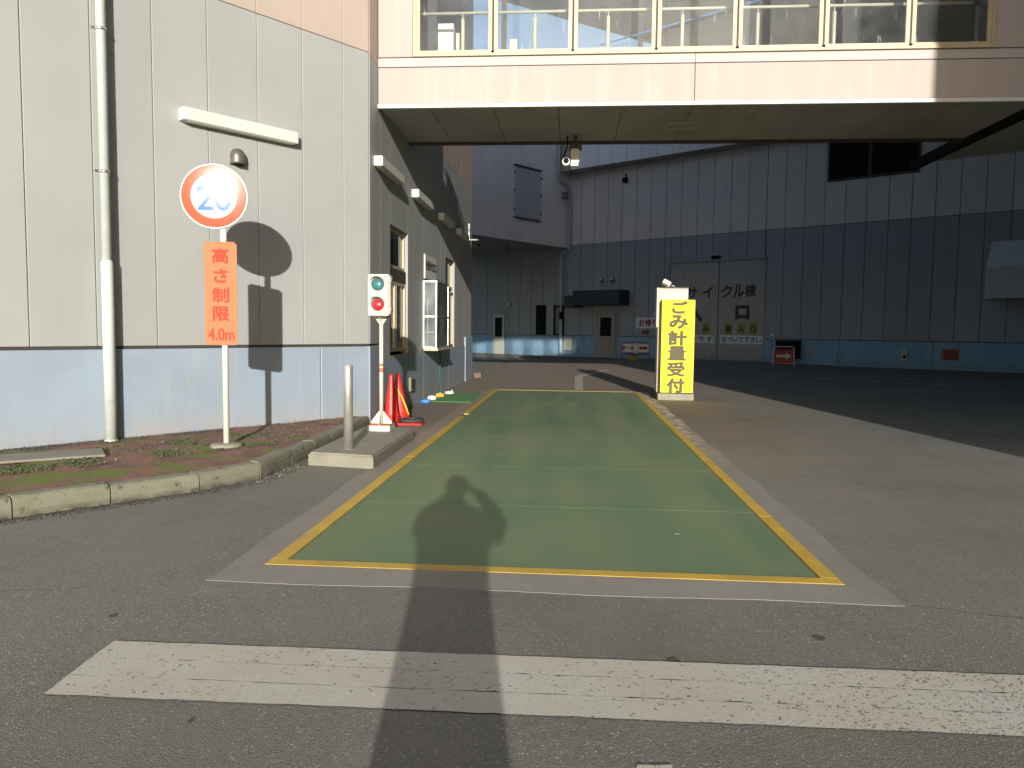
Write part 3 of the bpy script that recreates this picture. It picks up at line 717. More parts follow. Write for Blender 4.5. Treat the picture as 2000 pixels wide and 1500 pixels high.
# reception plate
rp = thing('reception_sign', 'white plate with black reception counter lettering above the glass bay', 'sign', (-2.74, 14.8, 2.3))
fbox('plate', FB, 14.25, 15.45, .003, .03, 2.29, 2.74, M['sign_white'], rp, bev=.002)
lettering('計量受付窓口', .185, M['text_black'], rp, FB, 14.85, 2.55, n=.032, bold=.03)

def wall_lamp(F, u0, u1, z, label, group=None, d=.13, h=.14):
    c = F @ Vector(((u0 + u1) / 2, 0, z)); t = thing('wall_lamp', label, 'wall lamp', c, group)
    fbox('housing', F, u0, u1, .002, d, z - h / 2, z + h / 2, M['white'], t, bev=.01)
    fbox('diffuser', F, u0 + .04, u1 - .04, .02, d - .02, z - h / 2 - .008, z - h / 2 - .001, M['lampglow'], t, bev=.003)
    fbox('end_cap', F, u0 - .006, u0 - .001, .006, d - .004, z - h / 2 + .004, z + h / 2 - .004, M['white'], t)
    fbox('end_cap', F, u1 + .001, u1 + .006, .006, d - .004, z - h / 2 + .004, z + h / 2 - .004, M['white'], t)
    return t
wall_lamp(FA, 1.19, 2.61, 3.66, 'long white box lamp on the sunlit grey wall above the speed sign')
for k, (a, txt) in enumerate(((10.62, 'white box lamp on the office side wall, nearest to the wall corner'), (13.15, 'white box lamp on the office side wall, second back from the corner'), (15.8, 'shaded box lamp on the office side wall, third back from the corner'), (18.2, 'shaded box lamp on the office side wall, last before its far end'))):
    wall_lamp(FB, a, a + 1.4, 3.66, txt, 'box lamps along the office side wall')
# vent hood
vh = thing('vent_hood', 'small dark metal vent hood on the grey wall above the speed sign', 'vent hood', FA @ Vector((1.94, 0, 3.2)))
b = MB(); b.lathe([(.085, 0), (.088, .02), (.088, .09), (.078, .135), (.05, .17), (0, .182)], mw=FA @ Matrix.Translation((1.94, .03, 3.23)), seg=24)
M['vent'] = mat('vent', (.17, .16, .14), .45, metal=.5)
b.obj('hood', M['vent'], vh)
fbox('flange', FA, 1.85, 2.03, .002, .02, 3.22, 3.3, M['vent'], vh, bev=.004)
fbox('mouth', FA, 1.885, 1.995, .02, .105, 3.222, 3.2285, M['black'], vh)
# drain pipe on the sunlit wall
dp = thing('drain_pipe', 'pale green drain pipe running down the sunlit grey wall', 'drain pipe', FA @ Vector((3.35, .12, BEDZ)))
c = FA @ Vector((3.44, .10, 0))
MB().lathe([(.047, 2.0), (.047, 14)], (c.x, c.y, 0)).obj('pipe', M['pipe'], dp)
MB().lathe([(.058, .17), (.058, 1.99), (.052, 2.0), (.048, 2.01)], (c.x, c.y, 0)).obj('lower_sleeve', M['pipe'], dp)
MB().lathe([(.066, .12), (.066, .17)], (c.x, c.y, 0)).obj('foot_ring', M['pipe'], dp)
for z in (2.9, 4.3, 5.7, 7.1):
    b = MB().lathe([(.053, z - .014), (.053, z + .014)], (c.x, c.y, 0))
    b.box((3.43, 0, z - .01), (3.45, .06, z + .01), FA).box((3.495, .08, z - .012), (3.53, .10, z + .012), FA)
    b.obj('strap', M['metal'], dp)
# small things on the side wall
t = thing('wall_vent', 'small square grey vent low on the blue base wall behind the cones', 'vent', (-2.75, 13.0, .4))
fbox('cover', FB, 12.85, 13.15, .02, .06, .28, .52, M['concrete'], t, bev=.01); fbox('opening', FB, 12.9, 13.1, .061, .064, .32, .48, M['dark'], t)
t = MB().tube([(-2.72, 15.79, .93), (-2.72, 15.79, .4), (-2.715, 15.78, .1), (-2.68, 15.75, .02), (-2.5, 15.6, .012)], .012).obj('cable', M['hose'])
tag(t, 'thin dark green cable running down below the glass bay', 'cable')
br = thing('wall_camera', 'small dark camera on a white angle bracket at the far end of the office wall', 'camera', (-2.7, 20.6, 3.7))
b = MB().box((20.3, .01, 3.72), (20.34, .05, 4.12), FB).box((20.3, .01, 3.68), (20.34, .30, 3.72), FB); b.obj('bracket', M['white'], br)
MB().tube([(-2.56, 20.4, 3.60), (-2.50, 20.3, 3.57)], .05).obj('camera_body', M['door_dark'], br); MB().tube([(-2.5, 20.3, 3.57), (-2.47, 20.24, 3.555)], .035).obj('camera_lens', M['black'], br)
MB().box((-2.76, 20.31, 3.68), (-2.7, 20.35, 3.72)).obj('mount', M['white'], br)
t = thing('brick_block', 'small brown block lying on the ground at the end of the office wall', 'block', (-2.6, 21.3, 0))
MB().box((-2.7, 21.2, 0), (-2.5, 21.35, .14), bev=.01).obj('block', M['pebble'], t)

# ------------------------------------------------------------------ bridge building over the drive
BY0, BY1 = 10.85, 12.97
XR = 6.2
fb = thing('connecting_bridge', 'pale pink bridge building with brass windows spanning the drive above the weighbridge', 'bridge building', (1.7, 11.9, 4.46))
XE = 13.0
# soffit panels
sx = [-2.77, -2.05, -1.15, -.24, .65, 1.63, 2.55, 3.45, 4.35, 5.25, XR]
for a, b in zip(sx, sx[1:]):
    MB().box((a + .004, BY0 + .03, 4.46), (b - .004, BY1 - .02, 4.485), bev=.003).obj('soffit_panel', M['soffit'], fb)
MB().box((-2.765, BY0 + .04, 4.49), (XR, BY1 - .04, 5.0)).obj('floor_slab', M['seam'], fb)
MB().box((1.38, 11.85, 4.448), (1.88, 12.16, 4.459), bev=.003).obj('access_hatch', M['soffit'], fb)
b = MB()
for a, c_, d, e in ((1.36, 11.83, 1.90, 11.85), (1.36, 12.16, 1.90, 12.18), (1.36, 11.85, 1.38, 12.16), (1.88, 11.85, 1.90, 12.16)): b.box((a, c_, 4.444), (d, e, 4.459))
b.obj('hatch_frame', M['rail'], fb)
for a, b in ((-2.765, .4), (.402, 3.3), (3.302, XE)):
    MB().box((a, BY0 - .025, 4.425), (b, BY0 + .028, 4.478), bev=.004).obj('drip_ledge', M['white'], fb)
for a, b in ((-2.765, 1.61), (1.61, XR), (XR, XE)):
    panel('spandrel_panel', FG, a, b, -BY0, 4.482, 4.985, M['pale_pink'], fb, th=.05, gap=.004, bev=.004)
    panel('sill_band', FG, a, b, -BY0, 4.99, 5.115, M['pale_band'], fb, th=.05, gap=.002, bev=.004)
panel('jamb_panel', FG, -2.765, -2.27, -BY0, 5.12, 8.5, M['pale_pink'], fb, th=.05)
panel('jamb_panel', FG, 5.47, XE, -BY0, 5.12, 8.5, M['pale_pink'], fb, th=.05)
MB().box((-2.765, BY0, 8.5), (XE, BY1 + .0, 18.6)).obj('shade_storeys', M['pale_pink'], fb)  # unseen storeys made this tall to keep sun off the projecting block
MB().box((-2.765, BY1 - .03, 4.42), (XR, BY1 + .05, 4.56)).obj('rear_edge_beam', M['bronze'], fb)
# front windows: seven sashes
wx = [-2.26, -1.15, -.05, 1.08, 2.16, 3.29, 4.41, 5.47]
fw = MB(); fw.box((wx[0], BY0 - .035, 5.12), (wx[-1], BY0 + .05, 5.155)).box((wx[0], BY0 - .015, 8.42), (wx[-1], BY0 + .05, 8.5)); fw.box((wx[0] - .005, BY0 - .02, 5.155), (wx[0] + .035, BY0 + .05, 8.42)).box((wx[-1] - .035, BY0 - .02, 5.155), (wx[-1] + .005, BY0 + .05, 8.42))
fw.obj('window_frame', M['brass'], fb)
for i, (a, c_) in enumerate(zip(wx, wx[1:])):
    a2, c2 = a + (.037 if i == 0 else .014), c_ - (.037 if i == 6 else .014)
    b = MB(); t_ = .05
    b.box((a2, BY0 - .005, 5.16), (a2 + t_, BY0 + .03, 8.41)).box((c2 - t_, BY0 - .005, 5.16), (c2, BY0 + .03, 8.41))
    b.box((a2 + t_, BY0 - .003, 5.16), (c2 - t_, BY0 + .03, 5.205)).box((a2 + t_, BY0 - .003, 8.36), (c2 - t_, BY0 + .03, 8.41))
    s_ = b.obj('window_sash', M['brass'], fb)
    p_ = MB().box((a2 + t_ - .003, BY0 + .01, 5.2), (c2 - t_ + .003, BY0 + .016, 8.365)).mesh('pane'); p_.materials.append(M['glass_bridge']); link('pane', p_, None, s_)
    if i: MB().box((a - .012, BY0 + .0, 5.156), (a + .012, BY0 + .045, 8.419)).obj('mullion', M['bronze'], fb)
    if i: MB().box((a - .02, BY0 - .036, 5.157), (a + .018, BY0 - .008, 5.182)).obj('weep_block', M['black'], fb)
# hand rail behind the glass
rl = MB().tube([(-2.2, 11.2, 5.84), (5.35, 11.2, 5.84)], .022, 10)
rl.obj('hand_rail', M['rail'], fb)
for k in range(8):
    x = -1.62 + k * 1.03
    if x < 5.4: MB().lathe([(.026, 5.0), (.026, 5.76), (.008, 5.77), (.008, 5.83)], (x, 11.2, 0), seg=12).obj('rail_post', M['rail'], fb)
MB().box((-2.05, 11.6, 5.0), (-1.82, 11.75, 5.86)).obj('sunlit_column', M['white'], fb); MB().box((-1.78, 11.6, 5.0), (-1.73, 11.7, 5.72)).obj('sunlit_post', M['rail'], fb)  # pale blocks stand in for sunlit column feet in the corridor
MB().box((-.98, 11.6, 5.0), (-.87, 11.72, 5.62)).obj('sunlit_post', M['rail'], fb)
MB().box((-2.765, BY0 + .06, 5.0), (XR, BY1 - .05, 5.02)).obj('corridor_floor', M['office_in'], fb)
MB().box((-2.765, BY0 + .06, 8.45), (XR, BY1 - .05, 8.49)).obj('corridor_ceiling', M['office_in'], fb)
# rear wall: low windows at the left, wall with a high strip window further right
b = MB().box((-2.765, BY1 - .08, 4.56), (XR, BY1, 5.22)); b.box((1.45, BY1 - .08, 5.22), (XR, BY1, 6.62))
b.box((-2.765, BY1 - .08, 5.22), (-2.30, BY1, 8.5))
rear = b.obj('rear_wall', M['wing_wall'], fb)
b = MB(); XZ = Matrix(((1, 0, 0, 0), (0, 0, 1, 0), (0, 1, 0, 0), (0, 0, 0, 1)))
b.prism([(-2.3, 8.45), (-1.0, 8.22), (6.2, 7.02), (6.2, 8.5), (-2.3, 8.5)], BY1 - .08, BY1, XZ); b.obj('light_taper_header', M['wing_wall'], fb)  # unseen header added, sloped to taper the sunlight that reaches the hall
b = MB()
for k, x in enumerate([-1.19, -.08, 1.03, 2.14, 3.25, 4.36, 5.47]):
    b.box((x - .04, BY1 - .075, 5.22 if x < 1.4 else 6.62), (x + .04, BY1 - .005, 7.4 if x > 3 else 7.9))
b.obj('rear_mullions', M['bronze'], fb)
p_ = MB().box((-2.3, BY1 - .045, 5.22), (1.45, BY1 - .04, 6.598)).obj('rear_pane', M['glass_clean'], fb)
p_ = MB().box((-2.3, BY1 - .045, 6.6), (6.2, BY1 - .04, 8.2)).obj('rear_pane', M['glass_clean'], fb)
# annex turning off to the right, with a dark edge beam below its soffit
an = thing('annex_building', 'dark soffited annex joining the right end of the bridge building', 'building', (8.5, 12.2, 4.46))
tri = [(XR, BY0 + .06), (XE, BY0 + .06), (XE, 11.0), (11.5, 11.03), (XR, 14.92)]
MB().prism(tri, 4.47, 4.52).obj('soffit', M['soffit'], an)
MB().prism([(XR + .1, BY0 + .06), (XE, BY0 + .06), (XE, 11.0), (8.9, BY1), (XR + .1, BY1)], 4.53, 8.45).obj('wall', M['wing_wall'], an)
MB().box((XR - .05, BY0 + .05, 4.36), (XR + .06, 14.9, 4.52)).obj('edge_beam', M['black'], an)
# cctv mount hanging from the soffit
cc = thing('hanging_camera', 'camera and spot lamp hanging on a post from the rear edge of the bridge soffit', 'camera', (0, 12.6, 4.46))
MB().box((-.03, 12.57, 4.30), (.04, 12.64, 4.46)).obj('post', M['bronze'], cc); MB().box((-.09, 12.52, 4.25), (.11, 12.70, 4.30), bev=.004).obj('plate', M['wing_wall'], cc)
MB().box((-.06, 12.54, 4.03), (.075, 12.68, 4.25), bev=.006).obj('lamp_housing', M['offwhite'], cc)
MB().box((-.065, 12.535, 3.975), (.06, 12.67, 4.03), bev=.006).obj('lamp_front', M['white'], cc)
MB().lathe([(.06, 0), (.065, .03), (.065, .16), (.05, .19)], mw=Matrix.Translation((-.135, 12.45, 4.03)) @ Matrix.Rotation(R(-90), 4, 'X'), seg=20).obj('camera_body', M['white'], cc)
MB().lathe([(.045, 0), (.045, .01)], mw=Matrix.Translation((-.135, 12.439, 4.04)) @ Matrix.Rotation(R(-90), 4, 'X'), seg=20).obj('camera_lens', M['black'], cc)
MB().tube([(-.12, 12.6, 4.46), (-.12, 12.6, 4.3), (-.17, 12.62, 4.15), (-.2, 12.6, 4.03), (-.17, 12.58, 4.0)], .012).obj('cable', M['black'], cc)

# ------------------------------------------------------------------ far hall
hall = thing('recycling_hall', 'large shaded hall of tall grey pink and blue panels with wide sliding doors', 'building', P0)
SJ = [.45 + .9 * k for k in range(-24, 19)]
S0, S1 = SJ[0], SJ[-1]
fbox('core_wall', FC, S0, S1, -.6, -.04, -.6, 14, M['seam'], hall)
DOOR = (-5.5, -.42, 4.86); VENT = (2.33, 6.1, 8.1, 10.2)
def open_spans(a, b, z0, z1): return [(a, b, z0, z1)]
for a, b in zip(SJ, SJ[1:]):
    # middle zone
    if b <= DOOR[0] + .02 or a >= DOOR[1] - .02: panel('wall_panel', FC, a, b, 0, 1.06, 6.2, M['back_mid'], hall, gap=.011)
    elif a < DOOR[0] : panel('wall_panel', FC, a, DOOR[0], 0, 1.06, 6.2, M['back_mid'], hall, gap=.011); panel('wall_panel', FC, DOOR[0], b, 0, DOOR[2], 6.2, M['back_mid'], hall, gap=.011)
    elif b > DOOR[1]: panel('wall_panel', FC, a, DOOR[1], 0, DOOR[2], 6.2, M['back_mid'], hall, gap=.011); panel('wall_panel', FC, DOOR[1], b, 0, 1.06, 6.2, M['back_mid'], hall, gap=.011)
    else: panel('wall_panel', FC, a, b, 0, DOOR[2], 6.2, M['back_mid'], hall, gap=.011)
    panel('wall_panel', FC, a, b, 0, 6.2, 10.3, M['back_up'], hall, gap=.011)
    panel('wall_panel', FC, a, b, 0, 10.3, 14, M['back_up'], hall, gap=.011)
for a, b in ((S0, -17.9), (-16.9, -13.2), (-13.2, -10.15), (-8.7, DOOR[0]), (DOOR[1], 3.1), (3.1, 6.9), (6.9, 10.6), (10.6, S1)):
    panel('base_wall', FC, a, b, .02, -.6, 1.04, M['back_dado'], hall, th=.06, gap=.008, bev=.01)
# plinth strip / raised kerb in front of the hall
b = MB().box((S0, .02, -.6), (DOOR[0] - .6, .75, -.16)); b.obj('plinth', M['seam'], hall, FC)
fbox('plinth', FC, DOOR[1] + .1, S1, .02, .6, -.6, -.12, M['seam'], hall)
M['apron_dark'] = mat('apron_dark', (.22, .20, .17), .9)
fbox('door_ramp', FC, DOOR[0] - .4, DOOR[1] + 1.2, .0, 1.3, -.6, -.055, M['apron_dark'], hall)
# sliding doors
gd = MB().box((DOOR[0] - .08, -.02, DOOR[2]), (DOOR[1] + .08, .10, DOOR[2] + .10)).box((DOOR[0] - .09, -.35, -.1), (DOOR[0], .03, DOOR[2])).box((DOOR[1], -.35, -.1), (DOOR[1] + .06, .03, DOOR[2])).obj('door_frame', M['door_side'], hall, FC)
fbox('header', FC, DOOR[0], DOOR[1], -.035, -.02, DOOR[2] - .28, DOOR[2], M['dark'], hall)
mid = -2.78
dl = fbox('sliding_door', FC, DOOR[0] + .01, mid - .02, -.03, .0, -.04, DOOR[2] - .0, M['door_grey'], hall, bev=.004)
dr = fbox('sliding_door', FC, mid + .02, DOOR[1] - .01, -.03, .0, -.04, DOOR[2] - .0, M['door_grey'], hall, bev=.004)
fbox('door_gap', FC, mid - .02, mid + .02, -.035, -.01, -.04, DOOR[2], M['black'], hall)
fbox('door_sensor', FC, -3.15, -2.72, .0, .15, DOOR[2] + .10, DOOR[2] + .26, M['black'], hall)
k = .003
for ch, u in (('リ', -5.03), ('サ', -4.22), ('イ', -3.35)): lettering(ch, .62, M['text_black'], dl, FC, u, 3.33, n=k, bold=.035, fit=(.56 if ch != 'リ' else .42, .60))
for ch, u in (('ク', -2.33), ('ル', -1.72), ('棟', -1.12)): lettering(ch, .62, M['text_black'], dr, FC, u, 3.36, n=k, bold=.035, fit=(.58, .62))
lettering('入', .95, M['text_black'], dl, FC, -4.05, 2.27, n=k, bold=.05, fit=(.9, .85)); lettering('口', .86, M['text_black'], dr, FC, -1.50, 2.31, n=k, bold=.06, fit=(.74, .70))
for dd, ch, u in ((dl, 'ご', -4.35), (dl, 'み', -3.40), (dr, '搬', -2.20), (dr, '入', -1.52), (dr, '口', -.92)):
    fbox('sticker', FC, u - .20, u + .20, .001, .006, 1.24, 1.80, M['board_yellow'], dd); lettering(ch, .33, M['text_black'], dd, FC, u, 1.5, n=.009, bold=.04)
fbox('notice_board', FC, -5.3, -2.93, .001, .008, .79, 1.19, M['board_white'], dl); lettering('自 動 扉 で す', .29, M['text_black'], dl, FC, -4.1, .99, n=.011, bold=.03, fit=(2.15, .28))
fbox('notice_board', FC, -2.62, -.45, .001, .008, .79, 1.19, M['board_white'], dr); lettering('近づいて下さい', .29, M['text_black'], dr, FC, -1.53, .99, n=.011, bold=.03, fit=(2.05, .28))
# dark high vent
vt = fbox('vent_frame', FC, VENT[0], VENT[1], .0, .06, VENT[2], 10.25, M['bronze'], hall)
fbox('vent_opening', FC, VENT[0] + .08, 4.05, .06, .07, VENT[2] + .1, 10.2, M['black'], hall); fbox('vent_opening', FC, 4.2, VENT[1] - .08, .06, .07, VENT[2] + .1, 10.2, M['black'], hall)
# projecting block with its soffit, and upper block
blk = 14.0
p = lambda u, n: tuple((FD @ Vector((u, n, 0)))[:2])
MB().prism([p(0, -.05), p(blk, -.05), p(blk, -10), p(0, -10)], 6.06, 12.5).obj('block_core', M['soffit'], hall)
DJ = [0, .95] + [.95 + .9 * k for k in range(1, 15)]
for a, b in zip(DJ, DJ[1:]): panel('wall_panel', FD, a, b, 0, 6.03, 10.95, M['block_face'], hall, gap=.009); panel('wall_panel', FD, a, b, 0, 10.95, 12.5, M['block_face'], hall, gap=.009)
hp = fbox('hatch_door', FD, 2.70, 4.87, .0, .05, 7.3, 9.92, M['hatch'], hall, bev=.01)
fbox('hatch_trim', FD, 2.65, 4.92, .0, .12, 9.93, 9.99, M['bronze'], hall); fbox('hatch_trim', FD, 2.65, 4.92, .0, .09, 7.24, 7.29, M['bronze'], hall)
for u in (2.68, 4.885):
    for z in (7.6, 8.6, 9.5): fbox('hinge', FD, u - .03, u + .03, .05, .10, z, z + .12, M['bronze'], hp)
EX = 1.02
fbox('upper_core', FC, -12.1, S1, .005, EX - .03, 10.2, 14, M['soffit'], hall)
for a, b in zip(SJ, SJ[1:]):
    if a > -12.1: panel('wall_panel', FC, a, b, EX, 10.19, 14, M['block_face'], hall, gap=.01)
panel('wall_panel', FC, -12.1, SJ[11] if SJ[11] > -12.1 else SJ[10], EX, 10.19, 14, M['block_face'], hall, gap=.01) if False else None
# entrance canopy, doors and windows
M['canopy'] = M['navy']
fbox('door_canopy', FC, -11.05, -7.95, .0, 1.0, 2.75, 3.55, M['navy'], hall, bev=.02); fbox('door_canopy', FC, -11.7, -11.06, .0, .9, 2.62, 3.3, M['navy'], hall, bev=.02)
def hinged(u0, u1, z0, z1, m, w=(.22, .2, .5, .93), label=None):
    d = fbox('door', FC, u0, u1, .0, .07, z0, z1, m, hall, bev=.008)
    W, Hh = u1 - u0, z1 - z0
    fbox('door_window', FC, u0 + W * w[0], u1 - W * w[1], .071, .078, z0 + Hh * w[2], z0 + Hh * w[3], M['black'], d)
    fbox('handle', FC, u1 - .16, u1 - .06, .07, .13, z0 + Hh * .45, z0 + Hh * .47, M['metal'], d)
    return d
fbox('door_post', FC, -10.15, -10.08, .0, .05, -.2, 2.3, M['door_side'], hall); fbox('door_post', FC, -8.78, -8.7, .0, .05, -.2, 2.3, M['door_side'], hall)
hinged(-10.06, -8.8, -.14, 2.25, M['door_side'])
hinged(-17.7, -16.95, -.24, 2.2, M['door_pale'], (.12, .2, .52, .95)) if False else hinged(-17.85, -16.95, -.24, 2.3, M['door_pale'], (.15, .2, .45, .92))
fbox('wall_window', FC, -14.45, -13.7, .0, .04, 1.08, 2.83, M['black'], hall)
fbox('window_frame', FC, -13.12, -12.35, .0, .05, 1.07, 2.8, M['black'], hall); fbox('window_curtain', FC, -12.95, -12.47, .052, .06, 1.15, 2.7, M['door_dark'], hall)
fbox('wall_box', FC, -12.2, -11.7, .03, .2, .2, .95, M['door_pale'], hall, bev=.01)
for s in (SJ[8],): pass
for s, z in ((-9.76, 4.2), (-9.06, 4.2)):
    t = thing('vent_hood', 'round vent hood above the dark canopy' + (', the left one of the pair' if s < -9.5 else ', the right one of the pair'), 'vent hood', FC @ Vector((s, 0, z)), 'vent hoods above the dark canopy')
    MB().lathe([(.14, 0), (.14, .16), (.11, .24), (0, .28)], mw=FC @ Matrix.Translation((s, .06, z - .15)), seg=16).obj('hood', M['metal'], t)
    fbox('mouth', FC, s - .09, s + .09, .06, .16, z - .158, z - .152, M['black'], t)
t = thing('bulkhead_lamp', 'small round wall lamp right of the left hall door', 'wall lamp', FC @ Vector((-17.0, 0, 2.87)))
MB().lathe([(.13, 0), (.13, .06), (.09, .14), (0, .16)], mw=FC @ Matrix.Translation((-16.6, 0, 2.9)) @ Matrix.Rotation(R(-90), 4, 'X'), seg=16).obj('lamp_globe', M['metal'], t)
fbox('back_plate', FC, -16.75, -16.45, .0, .02, 2.75, 3.05, M['door_dark'], t)
t = thing('speaker', 'small dark speaker on the hall block beside the corner pipe', 'speaker', FD @ Vector((.5, 0, 9)))
fbox('cabinet', FD, .55, .85, .05, .3, 8.75, 9.1, M['door_dark'], t, bev=.02); fbox('bracket', FD, .66, .74, .0, .05, 8.85, 9.0, M['bronze'], t); MB().tube([tuple(FD @ Vector((.85, .17, 8.92))), tuple(FD @ Vector((.93, .2, 8.86)))], .09).obj('horn', M['metal'], t)
t = thing('small_camera', 'small dark camera under the upper block of the hall', 'camera', FC @ Vector((-8.6, .3, 9.4)))
fbox('body', FC, -8.4, -8.2, .0, .3, 9.3, 9.55, M['black'], t, bev=.02); fbox('bracket', FC, -8.33, -8.27, .0, .08, 9.56, 9.8, M['black'], t)
t = thing('wall_bell', 'small brown alarm bell hanging under the projecting block', 'bell', FC @ Vector((-15.5, 2, 5.9)))
MB().lathe([(.03, .25), (.03, .1), (.12, .08), (.14, -.05), (.02, -.1)], tuple(FC @ Vector((-14.2, 3.0, 5.8))), seg=16).obj('bell', M['rust'], t)
MB().lathe([(.09, .2), (.09, .26)], tuple(FC @ Vector((-14.2, 3.0, 5.8))), seg=12).obj('bell_base', M['door_dark'], t)
# drain pipe of the hall corner
t = thing('drain_pipe', 'thin pale drain pipe stepping down the corner of the far hall', 'drain pipe', FC @ Vector((-12.2, .2, -.2)))
q = lambda F, u, n, z: tuple(F @ Vector((u, n, z)))
MB().tube([q(FD, 1.25, .14, 14), q(FD, 1.25, .14, 9.95), q(FD, 1.1, .14, 9.75), q(FD, .25, .14, 9.45), q(FD, .12, .14, 9.25), q(FD, .12, .14, 6.1), q(FD, .12, .10, 5.95), q(FC, -12.45, .12, 5.8), q(FC, -12.5, .12, 5.6), q(FC, -12.5, .12, -.25)], .075, 10).obj('pipe', M['pipe_back'], t)
MB().tube([q(FC, -12.5, .12, -.25), q(FC, -12.5, .12, 1.9)], .095, 12).obj('lower_sleeve', M['pipe_back'], t)
MB().tube([q(FC, -12.5, .12, 2.0), q(FC, -12.5, .12, 2.4)], .11, 12).obj('dark_collar', M['black'], t)
# boxy hood on the right
hd = thing('wall_hood', 'large pale boxy hood with a sloping top on the right of the far hall', 'hood', FC @ Vector((10.5, .5, 2.8)))
YZ = Matrix(((0, 0, 1, 0), (1, 0, 0, 0), (0, 1, 0, 0), (0, 0, 0, 1)))
M['hood_sky_lit'] = mat('hood_sky_lit', (.75, .78, .84), .5, var=.05)  # sloping top coloured paler for the sky light it catches
M['hood_shade'] = mat('hood_shade', (.48, .50, .55), .5, var=.05)  # darker copy of the hood colour for its shaded front
for k in range(3):
    a = 8.8 + k * 1.72
    MB().prism([(.0, 5.05), (.0, 4.9), (.92, 3.86), (1.0, 3.96)], a + .03, a + 1.69, FC @ YZ).obj('top_panel', M['hood_sky_lit'], hd)
    fbox('front_panel', FC, a + .03, a + 1.69, .95, 1.0, 2.76, 3.92, M['hood_shade'], hd, bev=.006)
MB().prism([(.0, 4.88), (.0, 2.8), (.94, 2.8), (.94, 3.84)], 8.86, 13.9, FC @ YZ).obj('body', M['dark'], hd)
# warning lamps, boxes on the dado
t = thing('red_notice', 'small red and brown notice plate on the blue base wall at the right', 'notice', FC @ Vector((7.6, 0, .5)))
fbox('plate', FC, 7.33, 7.83, .025, .06, .33, .72, M['red_dark'], t, bev=.005); fbox('backing', FC, 7.25, 7.9, .021, .03, .28, .76, M['rust'], t)
t = thing('socket_box', 'small beige socket box low on the blue base wall of the hall', 'socket box', FC @ Vector((5.85, 0, .45)))
fbox('cover', FC, 5.72, 5.98, .022, .1, .22, .68, M['door_pale'], t, bev=.01); fbox('socket', FC, 5.8, 5.92, .1, .11, .32, .45, M['black'], t)
t = thing('push_button', 'small pale push button box right of the big sliding doors', 'button box', FC @ Vector((.0, 0, 1.2)))
fbox('box', FC, -.02, .18, .0, .1, 1.06, 1.3, M['board_white'], t, bev=.01); fbox('button', FC, .04, .12, .1, .13, 1.12, 1.2, M['hose'], t)
# exit board with arrows
t = thing('exit_board', 'pale board with red lettering and arrows on the far hall wall', 'sign', FC @ Vector((-6.5, 0, 1.6)))
fbox('board', FC, -7.5, -5.62, .004, .02, 1.5, 2.08, M['board_white'], t)
lettering('お帰り口', .40, M['red_dark'], t, FC, -6.55, 1.79, n=.024, bold=.035)
def arrow_pts(L_, h, sh): return [(-L_ / 2, -sh / 2), (L_ / 2 - h * .8, -sh / 2), (L_ / 2 - h * .8, -h / 2), (L_ / 2, 0), (L_ / 2 - h * .8, h / 2), (L_ / 2 - h * .8, sh / 2), (-L_ / 2, sh / 2)]
for u in (-6.86, -6.0): MB().prism([(u + a, 1.29 + b_) for a, b_ in arrow_pts(.52, .32, .18)], .022, .03, FC @ XZ).obj('arrow', M['red_dark'], t)
# arrow stand and the dark box behind
t = thing('dark_box', 'black rectangular box on the hall base wall behind the arrow stand', 'box', FC @ Vector((.9, .2, .1)))
fbox('box_body', FC, .34, 1.42, .02, .35, .17, .98, M['black'], t, bev=.02); fbox('box_lid', FC, .32, 1.44, .02, .37, .985, 1.01, M['navy'], t)
def stand(name, label, cat, loc, rz, W, H, board, z0, z1, tubem, ang=10):
    F = Matrix.Translation(loc) @ Matrix.Rotation(rz, 4, 'Z') @ FG
    t = thing(name, label, cat, loc)
    back = math.sin(R(ang)) * H
    for sgn, nm in ((1, 'front_frame'), (-1, 'rear_frame')):
        o = [(-W / 2, sgn * back, 0), (-W / 2 * .93, sgn * .03, H * .93), (-W / 2 * .84, sgn * .01, H), (W / 2 * .84, sgn * .01, H), (W / 2 * .93, sgn * .03, H * .93), (W / 2, sgn * back, 0)]
        MB().tube([tuple(F @ Vector(p)) for p in o], .022, 8).obj(nm, tubem, t)
    MB().tube([tuple(F @ Vector((-W / 2 * .97, back * .82, z0 - .03))), tuple(F @ Vector((W / 2 * .97, back * .82, z0 - .03)))], .016, 8).obj('cross_bar', tubem, t)
    def at(z): return back * (1 - z / H) + .026
    n0 = at(z0); n1 = at(z1); tilt = math.atan2(n0 - n1, z1 - z0)
    BF = F @ Matrix.Translation((0, n0, z0)) @ Matrix.Rotation(tilt, 4, 'X')
    hh = (z1 - z0) / math.cos(tilt)
    MB().box((-W * .44, 0, 0), (W * .44, .012, hh)).obj('board', board, t, BF)
    return t, BF, hh, F
t, BF, hh, F_ = stand('arrow_stand', 'red board with a pale arrow on a white tube stand by the far hall', 'sign stand', (8.95, 33.3, gz(8.95, 33.3) + .012), R(-8), .86, .84, M['red_board'], .16, .72, M['white'])
MB().prism([(a, hh / 2 + b_) for a, b_ in arrow_pts(.62, .30, .11)], .013, .018, BF @ XZ).obj('arrow', M['sign_white'], t)
t, BF, hh, F_ = stand('barrier_stand', 'orange tube barrier with way-back signs beside the grey hall door', 'barrier', (3.05, 36.9, gz(3.05, 36.9) + .012), R(-3), 1.32, .86, M['dark'], .30, .34, M['barrier'])
